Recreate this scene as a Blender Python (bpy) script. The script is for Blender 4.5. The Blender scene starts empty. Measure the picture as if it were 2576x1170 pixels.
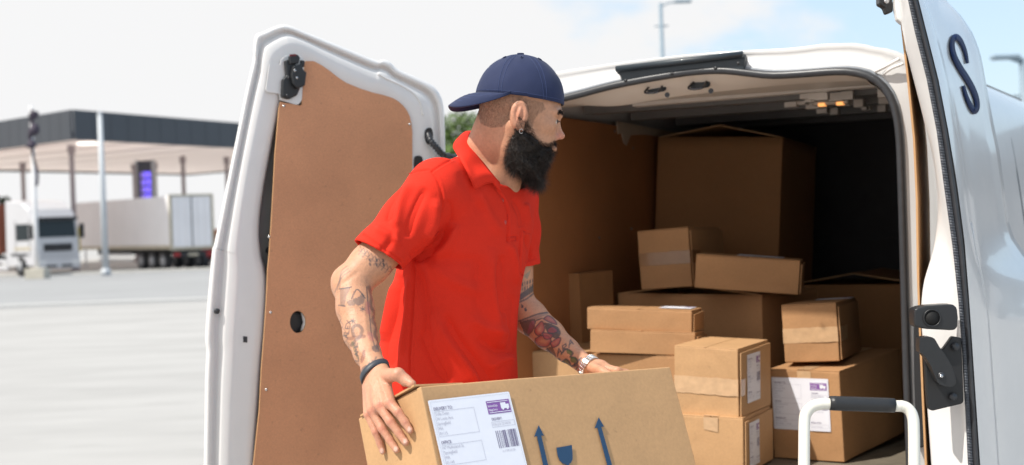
import bpy, bmesh, math, random
import numpy as np
from mathutils import Vector, Matrix, noise
random.seed(7); RNG = np.random.default_rng(7)
R = math.radians
C = bpy.context.scene.collection
S = bpy.context.scene

# ------------------------------------------------------------------ camera
PITCH, ROLL, EYE = R(.64), R(2.0), 1.4
_f = np.array([0, math.cos(PITCH), -math.sin(PITCH)])
_u0 = np.array([0, math.sin(PITCH), math.cos(PITCH)])
_r0 = np.array([1., 0, 0])
_r = math.cos(ROLL)*_r0 - math.sin(ROLL)*_u0
_u = math.sin(ROLL)*_r0 + math.cos(ROLL)*_u0
cam = bpy.data.objects.new('camera', bpy.data.cameras.new('camera')); C.objects.link(cam)
cam.matrix_world = Matrix(((_r[0], _u[0], -_f[0], 0), (_r[1], _u[1], -_f[1], 0), (_r[2], _u[2], -_f[2], EYE), (0, 0, 0, 1)))
cam.data.lens = 50; cam.data.sensor_width = 36; cam.data.clip_end = 3000; cam.data.clip_start = .05
cam.data.dof.use_dof = True; cam.data.dof.focus_distance = 3.4; cam.data.dof.aperture_fstop = 3.8
S.camera = cam

# ------------------------------------------------------------------ light
SUN = np.array([-.50, -.30, .81]); SUN /= np.linalg.norm(SUN)
w = bpy.data.worlds.new("World"); S.world = w; w.use_nodes = True
nt = w.node_tree; nt.nodes.clear()
def nn(t, **k):
    n = nt.nodes.new(t)
    for a, b in k.items(): setattr(n, a, b)
    return n
sky = nn('ShaderNodeTexSky', sky_type='NISHITA', sun_disc=False, sun_elevation=math.asin(SUN[2]), sun_rotation=math.atan2(SUN[0], SUN[1]))
tc = nn('ShaderNodeTexCoord'); mp = nn('ShaderNodeMapping'); mp.inputs['Scale'].default_value = (1, 1, 1.9)
nz = nn('ShaderNodeTexNoise'); nz.inputs['Scale'].default_value = 6.5; nz.inputs['Detail'].default_value = 5; nz.inputs['Roughness'].default_value = .55
sx = nn('ShaderNodeSeparateXYZ')
ma = nn('ShaderNodeMath', operation='MULTIPLY_ADD'); ma.inputs[1].default_value = -2.6; ma.inputs[2].default_value = .22
ad = nn('ShaderNodeMath', operation='ADD')
rp = nn('ShaderNodeMapRange', interpolation_type='SMOOTHSTEP'); rp.inputs['From Min'].default_value = .62; rp.inputs['From Max'].default_value = 1.0
b1 = nn('ShaderNodeBackground'); b1.inputs['Strength'].default_value = .06
b2 = nn('ShaderNodeBackground'); b2.inputs['Color'].default_value = (.97, .97, .975, 1); b2.inputs['Strength'].default_value = .79
b3 = nn('ShaderNodeBackground'); b3.inputs['Color'].default_value = (.60, .76, .92, 1); b3.inputs['Strength'].default_value = .56
av = nn('ShaderNodeAddShader'); mx = nn('ShaderNodeMixShader'); wo = nn('ShaderNodeOutputWorld')
L = nt.links.new
L(tc.outputs['Generated'], mp.inputs[0]); L(mp.outputs[0], nz.inputs['Vector']); L(tc.outputs['Generated'], sx.inputs[0])
L(sx.outputs['X'], ma.inputs[0]); L(ma.outputs[0], ad.inputs[0]); ns = nn('ShaderNodeMath', operation='MULTIPLY'); ns.inputs[1].default_value = 1.9; L(nz.outputs['Fac'], ns.inputs[0]); L(ns.outputs[0], ad.inputs[1]); L(ad.outputs[0], rp.inputs['Value'])
L(sky.outputs[0], b1.inputs['Color']); L(b1.outputs[0], av.inputs[0]); L(b3.outputs[0], av.inputs[1])
L(rp.outputs[0], mx.inputs[0]); L(av.outputs[0], mx.inputs[1]); L(b2.outputs[0], mx.inputs[2]); L(mx.outputs[0], wo.inputs[0])
sun = bpy.data.objects.new('sun', bpy.data.lights.new('sun', 'SUN')); C.objects.link(sun)
sun.data.energy = 4.3; sun.data.angle = R(.9); sun.data.color = (1, .95, .87)
sun.rotation_euler = Vector(SUN).to_track_quat('Z', 'Y').to_euler()
S.view_settings.view_transform = 'Standard'; S.view_settings.look = 'None'; S.view_settings.gamma = 1; S.view_settings.exposure = 0.28
S.cycles.use_denoising = True; S.cycles.max_bounces = 6; S.cycles.diffuse_bounces = 4; S.cycles.glossy_bounces = 3

# ------------------------------------------------------------------ helpers
FP = 50/36*2575; CX, CY = 1287.5, 585.
CAM = np.array([0, 0, EYE])
def ray(u, v): return _f + _r*((u-CX)/FP) - _u*((v-CY)/FP)
def P(u, v, d):
    k = ray(u, v); return CAM + k*(d/k[1])
def proj(Q):
    q = np.asarray(Q, float) - CAM; z = q@_f
    return np.stack([CX+FP*(q@_r)/z, CY-FP*(q@_u)/z], -1)
def PP(u, v, p0, n, off=0):                                # where the sight line meets a real plane
    k = ray(u, v); p0 = np.asarray(p0, float); n = np.asarray(n, float)
    return CAM + k*(((p0 + n*off - CAM)@n)/(k@n))
TH = R(27)
VO = np.array([1.23, 4.40, 0]); VW = np.array([-math.cos(TH), math.sin(TH), 0]); VF = np.array([math.sin(TH), math.cos(TH), 0])
def V(a, b, z): return VO + VW*a + VF*b + np.array([0, 0, z])          # the van's own axes
def VP(u, v, b):                                                      # pixel -> plane at depth b into the van
    return PP(u, v, VO+VF*b, VF)
def unit(a): a = np.asarray(a, float); return a/np.linalg.norm(a)
def interp(x, xs, ys):
    xs = list(xs); ys = list(ys); x = np.asarray(x, float)
    r = np.interp(x, xs, ys)
    lo = ys[0]+(x-xs[0])*(ys[1]-ys[0])/(xs[1]-xs[0]); hi = ys[-1]+(x-xs[-1])*(ys[-1]-ys[-2])/(xs[-1]-xs[-2])
    return np.where(x < xs[0], lo, np.where(x > xs[-1], hi, r))

MATS = {}
def M(name, col, rough=.55, var=.0, scale=8, bump=0, bscale=150, metal=0, coat=0, emis=None, detail=4, stretch=None, attr=None, spec=None, sss=0, var2=0, scale2=1.2, trans=0, sheen=0, alpha=1, spots=None):
    m = bpy.data.materials.new(name); m.use_nodes = True; t = m.node_tree; b = t.nodes['Principled BSDF']
    def N(ty, **k):
        n = t.nodes.new(ty)
        for a, c in k.items(): setattr(n, a, c)
        return n
    b.inputs['Roughness'].default_value = rough; b.inputs['Metallic'].default_value = metal
    b.inputs['Coat Weight'].default_value = coat; b.inputs['Coat Roughness'].default_value = .05
    if spec is not None: b.inputs['Specular IOR Level'].default_value = spec
    if sheen: b.inputs['Sheen Weight'].default_value = sheen
    if trans: b.inputs['Transmission Weight'].default_value = trans
    if alpha < 1: b.inputs['Alpha'].default_value = alpha
    if sss:
        b.inputs['Subsurface Weight'].default_value = sss; b.inputs['Subsurface Radius'].default_value = (1, .35, .2); b.inputs['Subsurface Scale'].default_value = .008
    co = N('ShaderNodeTexCoord'); out = None
    vec = co.outputs['Object']
    if stretch:
        mpp = N('ShaderNodeMapping'); mpp.inputs['Scale'].default_value = stretch; t.links.new(vec, mpp.inputs[0]); vec = mpp.outputs[0]
    if attr:
        a = N('ShaderNodeAttribute', attribute_name=attr); src = a.outputs['Color']
    else:
        rgb = N('ShaderNodeRGB'); rgb.outputs[0].default_value = (*col, 1); src = rgb.outputs[0]
    for vv, sc, de in ((var, scale, detail), (var2, scale2, 3)):
        if vv:
            n = N('ShaderNodeTexNoise'); n.inputs['Scale'].default_value = sc; n.inputs['Detail'].default_value = de; n.inputs['Roughness'].default_value = .6
            t.links.new(vec, n.inputs['Vector'])
            mr = N('ShaderNodeMapRange'); mr.inputs['From Min'].default_value = .25; mr.inputs['From Max'].default_value = .75
            mr.inputs['To Min'].default_value = 1-vv; mr.inputs['To Max'].default_value = 1+vv; t.links.new(n.outputs['Fac'], mr.inputs['Value'])
            mm = N('ShaderNodeVectorMath', operation='SCALE'); t.links.new(src, mm.inputs[0]); t.links.new(mr.outputs[0], mm.inputs['Scale']); src = mm.outputs[0]
    if spots:
        n = N('ShaderNodeTexNoise'); n.inputs['Scale'].default_value = spots[0]; n.inputs['Detail'].default_value = 7; n.inputs['Roughness'].default_value = .7
        t.links.new(vec, n.inputs['Vector']); mr = N('ShaderNodeMapRange'); mr.inputs['From Min'].default_value = spots[1]-.04; mr.inputs['From Max'].default_value = spots[1]+.03
        mr.inputs['To Min'].default_value = 1; mr.inputs['To Max'].default_value = 1-spots[2]; t.links.new(n.outputs['Fac'], mr.inputs['Value'])
        mm = N('ShaderNodeVectorMath', operation='SCALE'); t.links.new(src, mm.inputs[0]); t.links.new(mr.outputs[0], mm.inputs['Scale']); src = mm.outputs[0]
    t.links.new(src, b.inputs['Base Color'])
    if emis:
        b.inputs['Emission Color'].default_value = (*emis[0], 1); b.inputs['Emission Strength'].default_value = emis[1]
    if bump:
        n = N('ShaderNodeTexNoise'); n.inputs['Scale'].default_value = bscale; n.inputs['Detail'].default_value = 3; t.links.new(vec, n.inputs['Vector'])
        bp = N('ShaderNodeBump'); bp.inputs['Strength'].default_value = 1; bp.inputs['Distance'].default_value = bump
        t.links.new(n.outputs['Fac'], bp.inputs['Height']); t.links.new(bp.outputs[0], b.inputs['Normal'])
    MATS[name] = m; return m

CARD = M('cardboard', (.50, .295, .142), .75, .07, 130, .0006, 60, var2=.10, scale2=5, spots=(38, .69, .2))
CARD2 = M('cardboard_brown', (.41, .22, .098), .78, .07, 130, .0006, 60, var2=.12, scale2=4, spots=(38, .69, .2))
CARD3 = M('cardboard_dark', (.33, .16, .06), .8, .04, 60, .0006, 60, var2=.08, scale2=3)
TAPE = M('clear_tape', (.56, .36, .20), .28, .12, 35, .0012, 45, coat=.3)
TAPEB = M('brown_tape', (.30, .155, .065), .25, .10, 35, .001, 45, coat=.4)
PAPER = M('label_paper', (.80, .81, .88), .5, .02, 30)
INK = M('label_ink', (.20, .18, .28), .6)
INKL = M('label_ink_grey', (.50, .50, .58), .6)
PURP = M('label_purple', (.24, .10, .36), .5)
BLUEINK = M('blue_ink', (.013, .055, .125), .65, .08, 80)
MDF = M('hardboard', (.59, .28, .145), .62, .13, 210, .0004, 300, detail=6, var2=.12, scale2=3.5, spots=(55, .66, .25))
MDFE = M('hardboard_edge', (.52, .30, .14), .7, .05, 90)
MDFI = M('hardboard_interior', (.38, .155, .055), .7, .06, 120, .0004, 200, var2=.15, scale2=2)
WHITE = M('van_white_paint', (.60, .60, .60), .24, .02, 3, coat=.5, var2=.02, scale2=9)
WHITEI = M('van_white_inner', (.76, .75, .735), .36, .03, 6, coat=.35)
CREAM = M('header_paint', (.70, .62, .54), .4, .03, 6, coat=.2)
RUBBER = M('black_rubber', (.034, .036, .041), .36, .15, 40)
PLAST = M('black_plastic', (.018, .019, .021), .38, .1, 60, .0004, 400)
STEEL = M('steel', (.55, .55, .56), .25, .05, 30, metal=1)
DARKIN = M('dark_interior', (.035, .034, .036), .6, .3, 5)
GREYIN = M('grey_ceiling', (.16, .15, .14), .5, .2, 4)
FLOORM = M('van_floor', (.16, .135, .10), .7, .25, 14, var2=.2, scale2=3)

def npmesh(name, v, f):
    me = bpy.data.meshes.new(name); v = np.asarray(v, np.float32); f = np.asarray(f, np.int32)
    me.vertices.add(len(v)); me.vertices.foreach_set('co', v.ravel())
    k = f.shape[1]; me.loops.add(f.size); me.loops.foreach_set('vertex_index', f.ravel())
    me.polygons.add(len(f)); me.polygons.foreach_set('loop_start', np.arange(0, f.size, k, dtype=np.int32)); me.polygons.foreach_set('loop_total', np.full(len(f), k, np.int32))
    me.update(calc_edges=True); me.validate(); return me
def wloc(p):
    if p is None: return Vector((0, 0, 0))
    return p.location + (wloc(p.parent) if p.parent else Vector((0, 0, 0)))
def link(name, me, mat, parent=None, smooth=False, label=None):
    o = bpy.data.objects.new(name, me); C.objects.link(o)
    if mat is not None: me.materials.append(mat)
    if parent is not None: o.parent = parent; o.location = -wloc(parent)
    if smooth: me.polygons.foreach_set('use_smooth', [True]*len(me.polygons))
    if label: o['label'] = label
    return o
def poly(name, verts, faces, mat, parent=None, smooth=False, label=None, fix=True):
    me = bpy.data.meshes.new(name); me.from_pydata([tuple(map(float, q)) for q in verts], [], [tuple(f) for f in faces])
    if fix:
        bm = bmesh.new(); bm.from_mesh(me); bmesh.ops.recalc_face_normals(bm, faces=bm.faces); bm.to_mesh(me); bm.free()
    me.update(); return link(name, me, mat, parent, smooth, label)
def bev(o, wdt, seg=2, ang=35):
    m = o.modifiers.new('bevel', 'BEVEL'); m.width = wdt; m.segments = seg; m.limit_method = 'ANGLE'; m.angle_limit = R(ang)
    o.data.polygons.foreach_set('use_smooth', [True]*len(o.data.polygons))
    n = o.modifiers.new('wn', 'WEIGHTED_NORMAL'); n.keep_sharp = True
    return o
def thing(name, label, cat, loc=(0, 0, 0), group=None):
    o = bpy.data.objects.new(name, None); C.objects.link(o); o.location = Vector([float(q) for q in loc]); o.empty_display_size = .1
    o['label'] = label; o['category'] = cat
    if group: o['group'] = group
    return o
def tag(o, label, cat, group=None):
    o['label'] = label; o['category'] = cat
    if group: o['group'] = group
    return o
def structure(o): o['kind'] = 'structure'; return o
def hexa(name, c, mat, parent=None, bevel=0, smooth=False, label=None):   # c: 8 corners bottom ring then top ring
    o = poly(name, c, [(0, 3, 2, 1), (4, 5, 6, 7), (0, 1, 5, 4), (1, 2, 6, 5), (2, 3, 7, 6), (3, 0, 4, 7)], mat, parent, smooth, label)
    if bevel: bev(o, bevel)
    return o
def block(name, org, ax, ay, az, mat, parent=None, bevel=0, label=None):
    org, ax, ay, az = map(lambda q: np.asarray(q, float), (org, ax, ay, az))
    return hexa(name, [org, org+ax, org+ax+ay, org+ay, org+az, org+ax+az, org+ax+ay+az, org+ay+az], mat, parent, bevel, label=label)
def tube_vf(pts, rad, seg=12, cap=True, flat=None):
    pts = [np.asarray(q, float) for q in pts]; n = len(pts)
    rad = [rad]*n if np.isscalar(rad) else rad
    vs, fs = [], []; prev = None
    for i, q in enumerate(pts):
        t = unit(pts[min(i+1, n-1)] - pts[max(i-1, 0)])
        a = prev if prev is not None else np.array([0, 0, 1.]) if abs(t[2]) < .9 else np.array([1., 0, 0])
        a = unit(a - t*(a@t)); b = np.cross(t, a); prev = a
        for k in range(seg):
            th = 2*math.pi*k/seg; vs.append(q + (a*math.cos(th) + b*math.sin(th))*rad[i])
    for i in range(n-1):
        for k in range(seg):
            fs.append((i*seg+k, i*seg+(k+1) % seg, (i+1)*seg+(k+1) % seg, (i+1)*seg+k))
    if cap: fs += [tuple(range(seg))[::-1], tuple((n-1)*seg+k for k in range(seg))]
    return vs, fs
def tube(name, pts, rad, mat, parent=None, seg=12, label=None, cap=True):
    v, f = tube_vf(pts, rad, seg, cap); return poly(name, v, f, mat, parent, True, label)
def merge(parts):
    V_, F_ = [], []
    for v, f in parts:
        o = len(V_); V_ += list(v); F_ += [tuple(i+o for i in q) for q in f]
    return V_, F_
def boxvf(o, ax, ay, az):
    o, ax, ay, az = map(lambda q: np.asarray(q, float), (o, ax, ay, az))
    return [o, o+ax, o+ax+ay, o+ay, o+az, o+ax+az, o+ax+ay+az, o+ay+az], [(0, 3, 2, 1), (4, 5, 6, 7), (0, 1, 5, 4), (1, 2, 6, 5), (2, 3, 7, 6), (3, 0, 4, 7)]
def smoothpath(pts, n=8):
    pts = [np.asarray(q, float) for q in pts]; out = []
    for i in range(len(pts)-1):
        p0, p1, p2, p3 = pts[max(i-1, 0)], pts[i], pts[i+1], pts[min(i+2, len(pts)-1)]
        for k in range(n):
            t = k/n
            out.append(.5*((2*p1) + (-p0+p2)*t + (2*p0-5*p1+4*p2-p3)*t*t + (-p0+3*p1-3*p2+p3)*t**3))
    out.append(pts[-1]); return out
def smoothloop(pts, n=5):
    pts = [np.asarray(q, float) for q in pts]; N_ = len(pts); out = []
    for i in range(N_):
        p0, p1, p2, p3 = pts[i-1], pts[i], pts[(i+1) % N_], pts[(i+2) % N_]
        for k in range(n):
            t = k/n
            out.append(.5*((2*p1) + (-p0+p2)*t + (2*p0-5*p1+4*p2-p3)*t*t + (-p0+3*p1-3*p2+p3)*t**3))
    return out
def slab(name, pts, nrm, thick, mat, parent=None, holes=(), bevel=0, label=None, edge=None):
    """flat sheet of real thickness from 3D outline points (front face), holes cut through"""
    bm = bmesh.new(); nrm = Vector(list(map(float, nrm)))
    rings = []
    for ring in [pts]+list(holes):
        vs = [bm.verts.new(list(map(float, q))) for q in ring]
        rings.append(vs)
        for i in range(len(vs)): bm.edges.new((vs[i], vs[(i+1) % len(vs)]))
    bmesh.ops.triangle_fill(bm, use_beauty=True, edges=bm.edges[:], normal=nrm)
    for f in bm.faces:
        if f.normal.dot(nrm) < 0: f.normal_flip()
    r = bmesh.ops.extrude_face_region(bm, geom=bm.faces[:])
    for g in r['geom']:
        if isinstance(g, bmesh.types.BMVert): g.co += nrm*0
    nv = [g for g in r['geom'] if isinstance(g, bmesh.types.BMVert)]
    nvs = set(nv)
    for v_ in bm.verts:
        if v_ not in nvs: v_.co -= nrm*thick
    bmesh.ops.recalc_face_normals(bm, faces=bm.faces)
    me = bpy.data.meshes.new(name); bm.to_mesh(me); bm.free()
    o = link(name, me, mat, parent, label=label)
    if edge is not None:
        me.materials.append(edge)
        for p_ in me.polygons:
            if abs(Vector(p_.normal).dot(nrm)) < .5: p_.material_index = 1
    if bevel: bev(o, bevel, 2)
    return o
def prism(name, px, d, thick, mat, parent=None, bevel=.003, label=None, back=(0, 1, 0)):
    f = [P(u, v, d) for u, v in px]; return slab(name, f, (0, -1, 0), thick, mat, parent, bevel=bevel, label=label)
def disc_vf(c, n, r, seg=20, h=.002):
    c = np.asarray(c, float); n = unit(n); a = unit(np.cross(n, [0, 0, 1.]) if abs(n[2]) < .9 else np.cross(n, [1., 0, 0])); b = np.cross(n, a)
    vs = [c + (a*math.cos(t)+b*math.sin(t))*r for t in np.linspace(0, 2*math.pi, seg, endpoint=False)]
    vs += [q + n*h for q in vs]
    vs += [c + n*(h*1.25)]
    fs = [(k, (k+1) % seg, seg+(k+1) % seg, seg+k) for k in range(seg)] + [(seg+k, seg+(k+1) % seg, 2*seg) for k in range(seg)] + [tuple(range(seg))[::-1]]
    return vs, fs
def grid_surf(name, cols, mat, parent=None, smooth=True, label=None, thick=0):
    n = len(cols[0]); m = len(cols); vs = [q for c in cols for q in c]
    fs = [(i*n+j, (i+1)*n+j, (i+1)*n+j+1, i*n+j+1) for i in range(m-1) for j in range(n-1)]
    o = poly(name, vs, fs, mat, parent, smooth, label)
    if thick:
        s = o.modifiers.new('s', 'SOLIDIFY'); s.thickness = thick; s.offset = 0
    return o
_tx = {}
def text2d(body, size=1.0, bold=False):
    k = (body, size, bold)
    if k in _tx: return _tx[k]
    cu = bpy.data.curves.new('t', 'FONT'); cu.body = body; cu.size = size; cu.resolution_u = 2
    if bold: cu.offset = .012*size
    ob = bpy.data.objects.new('t', cu); C.objects.link(ob)
    me = ob.to_mesh(); v = np.array([q.co[:2] for q in me.vertices]).reshape(-1, 2); f = [tuple(p.vertices) for p in me.polygons]
    ob.to_mesh_clear(); bpy.data.objects.remove(ob); bpy.data.curves.remove(cu); _tx[k] = (v, f); return v, f

# ------------------------------------------------------------------ ground
def gz(y): return 0.0 if y < 8 else (-.0125*(y-8) if y < 84 else -.95)
CONC = M('lot_concrete', (.375, .37, .362), .85, .09, 1.1, .002, 30, var2=.08, scale2=.45, stretch=(.5, 1.3, 1), spots=(.8, .62, .08))
ASPH = M('road_surface', (.30, .305, .31), .85, .07, .5, .002, 30, var2=.08, scale2=.07)
LINE = M('road_paint', (.46, .46, .45), .7, .08, 3)
def sheet(name, ys, x0, x1, mat, dz=0):
    vs, fs = [], []
    for y in ys: vs += [(x0, y, gz(y)+dz), (x1, y, gz(y)+dz)]
    fs = [(2*i, 2*i+1, 2*i+3, 2*i+2) for i in range(len(ys)-1)]
    return structure(poly(name, vs, fs, mat))
sheet('ground', [-400, -30, 8, 30, 60, 84, 300, 1200], -900, 900, CONC)
sheet('road', [33, 60, 74], -300, 300, ASPH, .006)
sheet('road_marking', [34.2, 35.2], -60, 60, LINE, .012)
kb = poly('kerb', *boxvf((-80, 74, gz(74)-.05), (160, 0, 0), (0, .35, 0), (0, 0, .19)), M('kerb_stone', (.5, .49, .46), .8, .1, 3)); structure(kb)

# ------------------------------------------------------------------ filling station canopy
FASC = M('canopy_fascia', (.045, .052, .064), .5, .05, .6)
SOFF = M('canopy_soffit', (.85, .72, .66), .6, .06, .35)
PILL = M('canopy_pillar', (.33, .28, .29), .6, .1, 2)
K0 = np.array([-22., 72., 0]); DR = np.array([.40, .917, 0]); DL = np.array([-.70, .714, 0])
can = thing('filling_station_canopy', 'large flat filling station canopy with dark grey fascia on tall pillars behind the trucks', 'canopy', (K0[0], K0[1], gz(72)))
zb, zt = 6.05, 7.58; LR_, LL_ = 36, 30
grid_surf('soffit', [[K0+[0, 0, zb+.14], K0+DL*LL_+[0, 0, zb+.14]], [K0+DR*LR_+[0, 0, zb+.14], K0+DR*LR_+DL*LL_+[0, 0, zb+.14]]], SOFF, can, smooth=False)
_t = SOFF.node_tree; _b = _t.nodes['Principled BSDF']; _tr = _t.nodes.new('ShaderNodeBsdfTranslucent'); _tr.inputs[0].default_value = (.85, .74, .68, 1)  # translucent, with no roof slab above, added so skylight brightens the underside
_mx = _t.nodes.new('ShaderNodeMixShader'); _mx.inputs[0].default_value = .30; _o = [n for n in _t.nodes if n.type == 'OUTPUT_MATERIAL'][0]
_t.links.new(_b.outputs[0], _mx.inputs[1]); _t.links.new(_tr.outputs[0], _mx.inputs[2]); _t.links.new(_mx.outputs[0], _o.inputs['Surface'])
for i in range(9): poly('rafter', *boxvf(K0+DR*(i*4+1.5)+[0, 0, zb+.25], DR*.25, DL*LL_, (0, 0, .4)), FASC, can)
for o_, dd, ln in ((K0, DR, LR_), (K0, DL, LL_), (K0+DR*LR_, DL, LL_), (K0+DL*LL_, DR, LR_)):
    parts = []; nn_ = unit(np.cross(dd, [0, 0, 1]))*.12
    if dd is DR and o_ is not K0 or dd is DL and o_ is K0: nn_ = -nn_
    n_ = 26
    for i in range(n_): parts.append(boxvf(o_+dd*(ln*i/n_+.01)+[0, 0, zb], dd*(ln/n_-.03), nn_, (0, 0, zt-zb)))
    poly('fascia', *merge(parts), FASC, can)
def pillar(u, d, wd=.22):
    q = P(u, 500, d); g = gz(d)
    v1 = boxvf((q[0]-wd/2, q[1]-wd/2, g), (wd, 0, 0), (0, wd, 0), (0, 0, zb+.1-g))
    v2 = boxvf((q[0]-wd/2-.08, q[1]-wd/2-.08, g), (wd+.16, 0, 0), (0, wd+.16, 0), (0, 0, .35))
    v3 = boxvf((q[0]-wd/2-.06, q[1]-wd/2-.06, zb-.35), (wd+.12, 0, 0), (0, wd+.12, 0), (0, 0, .46))
    poly('pillar', *merge([v1, v2, v3]), PILL, can)
for u_, d_ in ((184, 78), (463, 94), (392, 101), (340, 103), (573, 97), (60, 95)): pillar(u_, d_)
lamp_m = M('canopy_light', (.9, .9, .88), .4, emis=((1, .97, .92), 1.2))
poly('ceiling_light', *boxvf(P(192, 360, 76)*[1, 1, 0]+[0, 0, zb+.02], (.9, 0, 0), (0, .9, 0), (0, 0, .08)), lamp_m, can)

# price totem with four lit panels
tq = P(366, 500, 88); tz = thing('price_totem', 'tall dark price totem with four glowing violet digit panels under the canopy', 'sign', (tq[0], tq[1], gz(88)))
DKG = M('totem_dark', (.05, .055, .075), .4, .1, 2); GRYM = M('totem_frame', (.42, .43, .45), .4)
bev(poly('column', *boxvf((tq[0]-.5, tq[1], gz(88)), (1.0, 0, 0), (0, .35, 0), (0, 0, 6.6)), DKG, tz), .04)
for sx_ in (-.56, .44): poly('side_post', *boxvf((tq[0]+sx_, tq[1]-.05, gz(88)), (.12, 0, 0), (0, .45, 0), (0, 0, 6.65)), GRYM, tz)
VIO = M('lit_digits', (.3, .2, .9), .5, emis=((.36, .27, .95), .75))
def seg7(x, y, z, h, code):
    wd = h*.5; t = .07; parts = []
    sg = {'a': (0, h-t, wd, t), 'd': (0, 0, wd, t), 'g': (0, h/2-t/2, wd, t), 'f': (0, h/2, t, h/2), 'b': (wd-t, h/2, t, h/2), 'e': (0, 0, t, h/2), 'c': (wd-t, 0, t, h/2)}
    for c in code: sx2, sz2, a, b = sg[c]; parts.append(boxvf((x+sx2, y, z+sz2), (a, 0, 0), (0, .02, 0), (0, 0, b)))
    return parts
D7 = {'1': 'bc', '2': 'abged', '3': 'abgcd', '0': 'abcdef', '9': 'abgfcd'}
for k in range(4):
    z_ = 1.4 + (577-(440+k*18.5))*88/FP - .17
    parts = []
    for j, ch in enumerate(('139', '129', '130', '132')[k]): parts += seg7(tq[0]-.33+j*.25, tq[1]-.03, z_, .34, D7[ch])
    poly('digit_panel', *boxvf((tq[0]-.38, tq[1]-.012, z_-.06), (.78, 0, 0), (0, .01, 0), (0, 0, .44)), M('panel_dark%d' % k, (.05, .05, .09), .5, emis=None), tz)
    poly('price_digits', *merge(parts), VIO, tz)
# small information sign
sq = P(198, 500, 90); sg_ = thing('board_sign', 'small pale slatted board sign on a post beside the left canopy pillar', 'sign', (sq[0], sq[1], gz(90)))
poly('post', *boxvf((sq[0]-.35, sq[1], gz(90)), (.08, 0, 0), (0, .08, 0), (0, 0, 3.9)), GRYM, sg_); poly('post', *boxvf((sq[0]+.27, sq[1], gz(90)), (.08, 0, 0), (0, .08, 0), (0, 0, 3.9)), GRYM, sg_)
poly('board', *merge([boxvf((sq[0]-.27, sq[1]+.01, 1.6+.42*i), (.54, 0, 0), (0, .05, 0), (0, 0, .2)) for i in range(3)]), M('board_lilac', (.45, .42, .55), .5), sg_)

# ------------------------------------------------------------------ lorries
LWHITE = M('lorry_white', (.54, .54, .56), .4, .04, .7, coat=.3); LGREY = M('lorry_grey', (.33, .34, .36), .5, .1, 1)
LBLK = M('lorry_black', (.022, .022, .025), .6, .2, 2); LGLASS = M('lorry_glass', (.02, .028, .032), .12, spec=.35); LBEIGE = M('lorry_trim', (.48, .43, .33), .5, .1, 2)
LRED = M('lorry_red', (.35, .035, .03), .4); LAMP = M('tail_lamp_red', (.4, .02, .02), .3); ORUST = M('rust_trailer', (.27, .085, .05), .6, .15, .6)
def fr(org, d1, d2):
    org = np.asarray(org, float)
    return lambda a, b, z: org + d1*a + d2*b + np.array([0, 0, z])
def bx(fn, a, b, z, la, lb, lz):
    o = fn(a, b, z); return boxvf(o, fn(a+la, b, z)-o, fn(a, b+lb, z)-o, (0, 0, lz))
def wheel_parts(fn, a, b, r, wd, parent):
    g0 = fn(a, b, r); ax = fn(a, b+wd, r)-g0
    v, f = tube_vf([g0, g0+ax*.1, g0+ax*.9, g0+ax], [r*.93, r, r, r*.93], 20); w_ = poly('wheel', v, f, LBLK, parent, True)
    v, f = tube_vf([g0-ax*.03, g0+ax*.3, g0+ax*.35], [r*.55, r*.55, r*.2], 16); poly('rim', v, f, LGREY, w_, True)
gl = gz(76)
T0 = np.array([-18., 75., gl]); tR = np.array([.78, .62, 0]); tL = np.array([-.62, .78, 0])
tl = thing('box_trailer', 'long white box semi trailer with rear doors, parked under the canopy', 'trailer', T0)
F_ = fr(T0, tL, tR)        # a = towards its front (left/back), b = across its rear
TWH = M('trailer_white_lifted', (.84, .82, .83), .5, .04, .7); bev(poly('body', *bx(F_, .06, 0, 1.25, 13.2, 2.5, 2.72), TWH, tl), .03)  # paler than lorry white: brightness put into the colour against the canopy's shade
poly('bottom_rail', *bx(F_, .06, -.02, 1.17, 13.2, 2.54, .2), LBEIGE, tl)
fm = [bx(F_, -.03, -.03, 1.1, .1, .13, 2.95), bx(F_, -.03, 2.4, 1.1, .1, .13, 2.95), bx(F_, -.03, .1, 3.93, .1, 2.3, .12), bx(F_, -.03, .1, 1.1, .1, 2.3, .14)]
poly('rear_frame', *merge(fm), LBEIGE, tl)
for b_ in (.14, 1.27):
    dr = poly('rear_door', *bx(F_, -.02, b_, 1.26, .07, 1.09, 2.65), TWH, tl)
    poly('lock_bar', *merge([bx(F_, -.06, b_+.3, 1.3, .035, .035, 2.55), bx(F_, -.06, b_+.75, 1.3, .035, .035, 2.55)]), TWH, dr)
poly('door_gap', *bx(F_, -.045, 1.215, 1.26, .03, .05, 2.65), LBLK, tl)
poly('chassis', *merge([bx(F_, .3, .6, .85, 11, .25, .3), bx(F_, .3, 1.65, .85, 11, .25, .3), bx(F_, .02, .1, .72, .12, 2.3, .28)]), LBLK, tl)
for a_ in (1.2, 2.6, 4.0):
    for b_, w2 in ((.05, .35), (2.1, .35)): wheel_parts(F_, a_, b_, .5, w2, tl)
for b_ in (.15, 2.05): poly('tail_light', *bx(F_, -.02, b_, .78, .06, .35, .16), LAMP, tl)
poly('side_guard', *merge([bx(F_, 5.2, .04, .5, 4.6, .05, .14), bx(F_, 5.2, .04, .8, 4.6, .05, .14)]), LWHITE, tl)
poly('number_plate', *bx(F_, -.04, .95, .76, .03, .6, .14), LBEIGE, tl)

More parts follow.
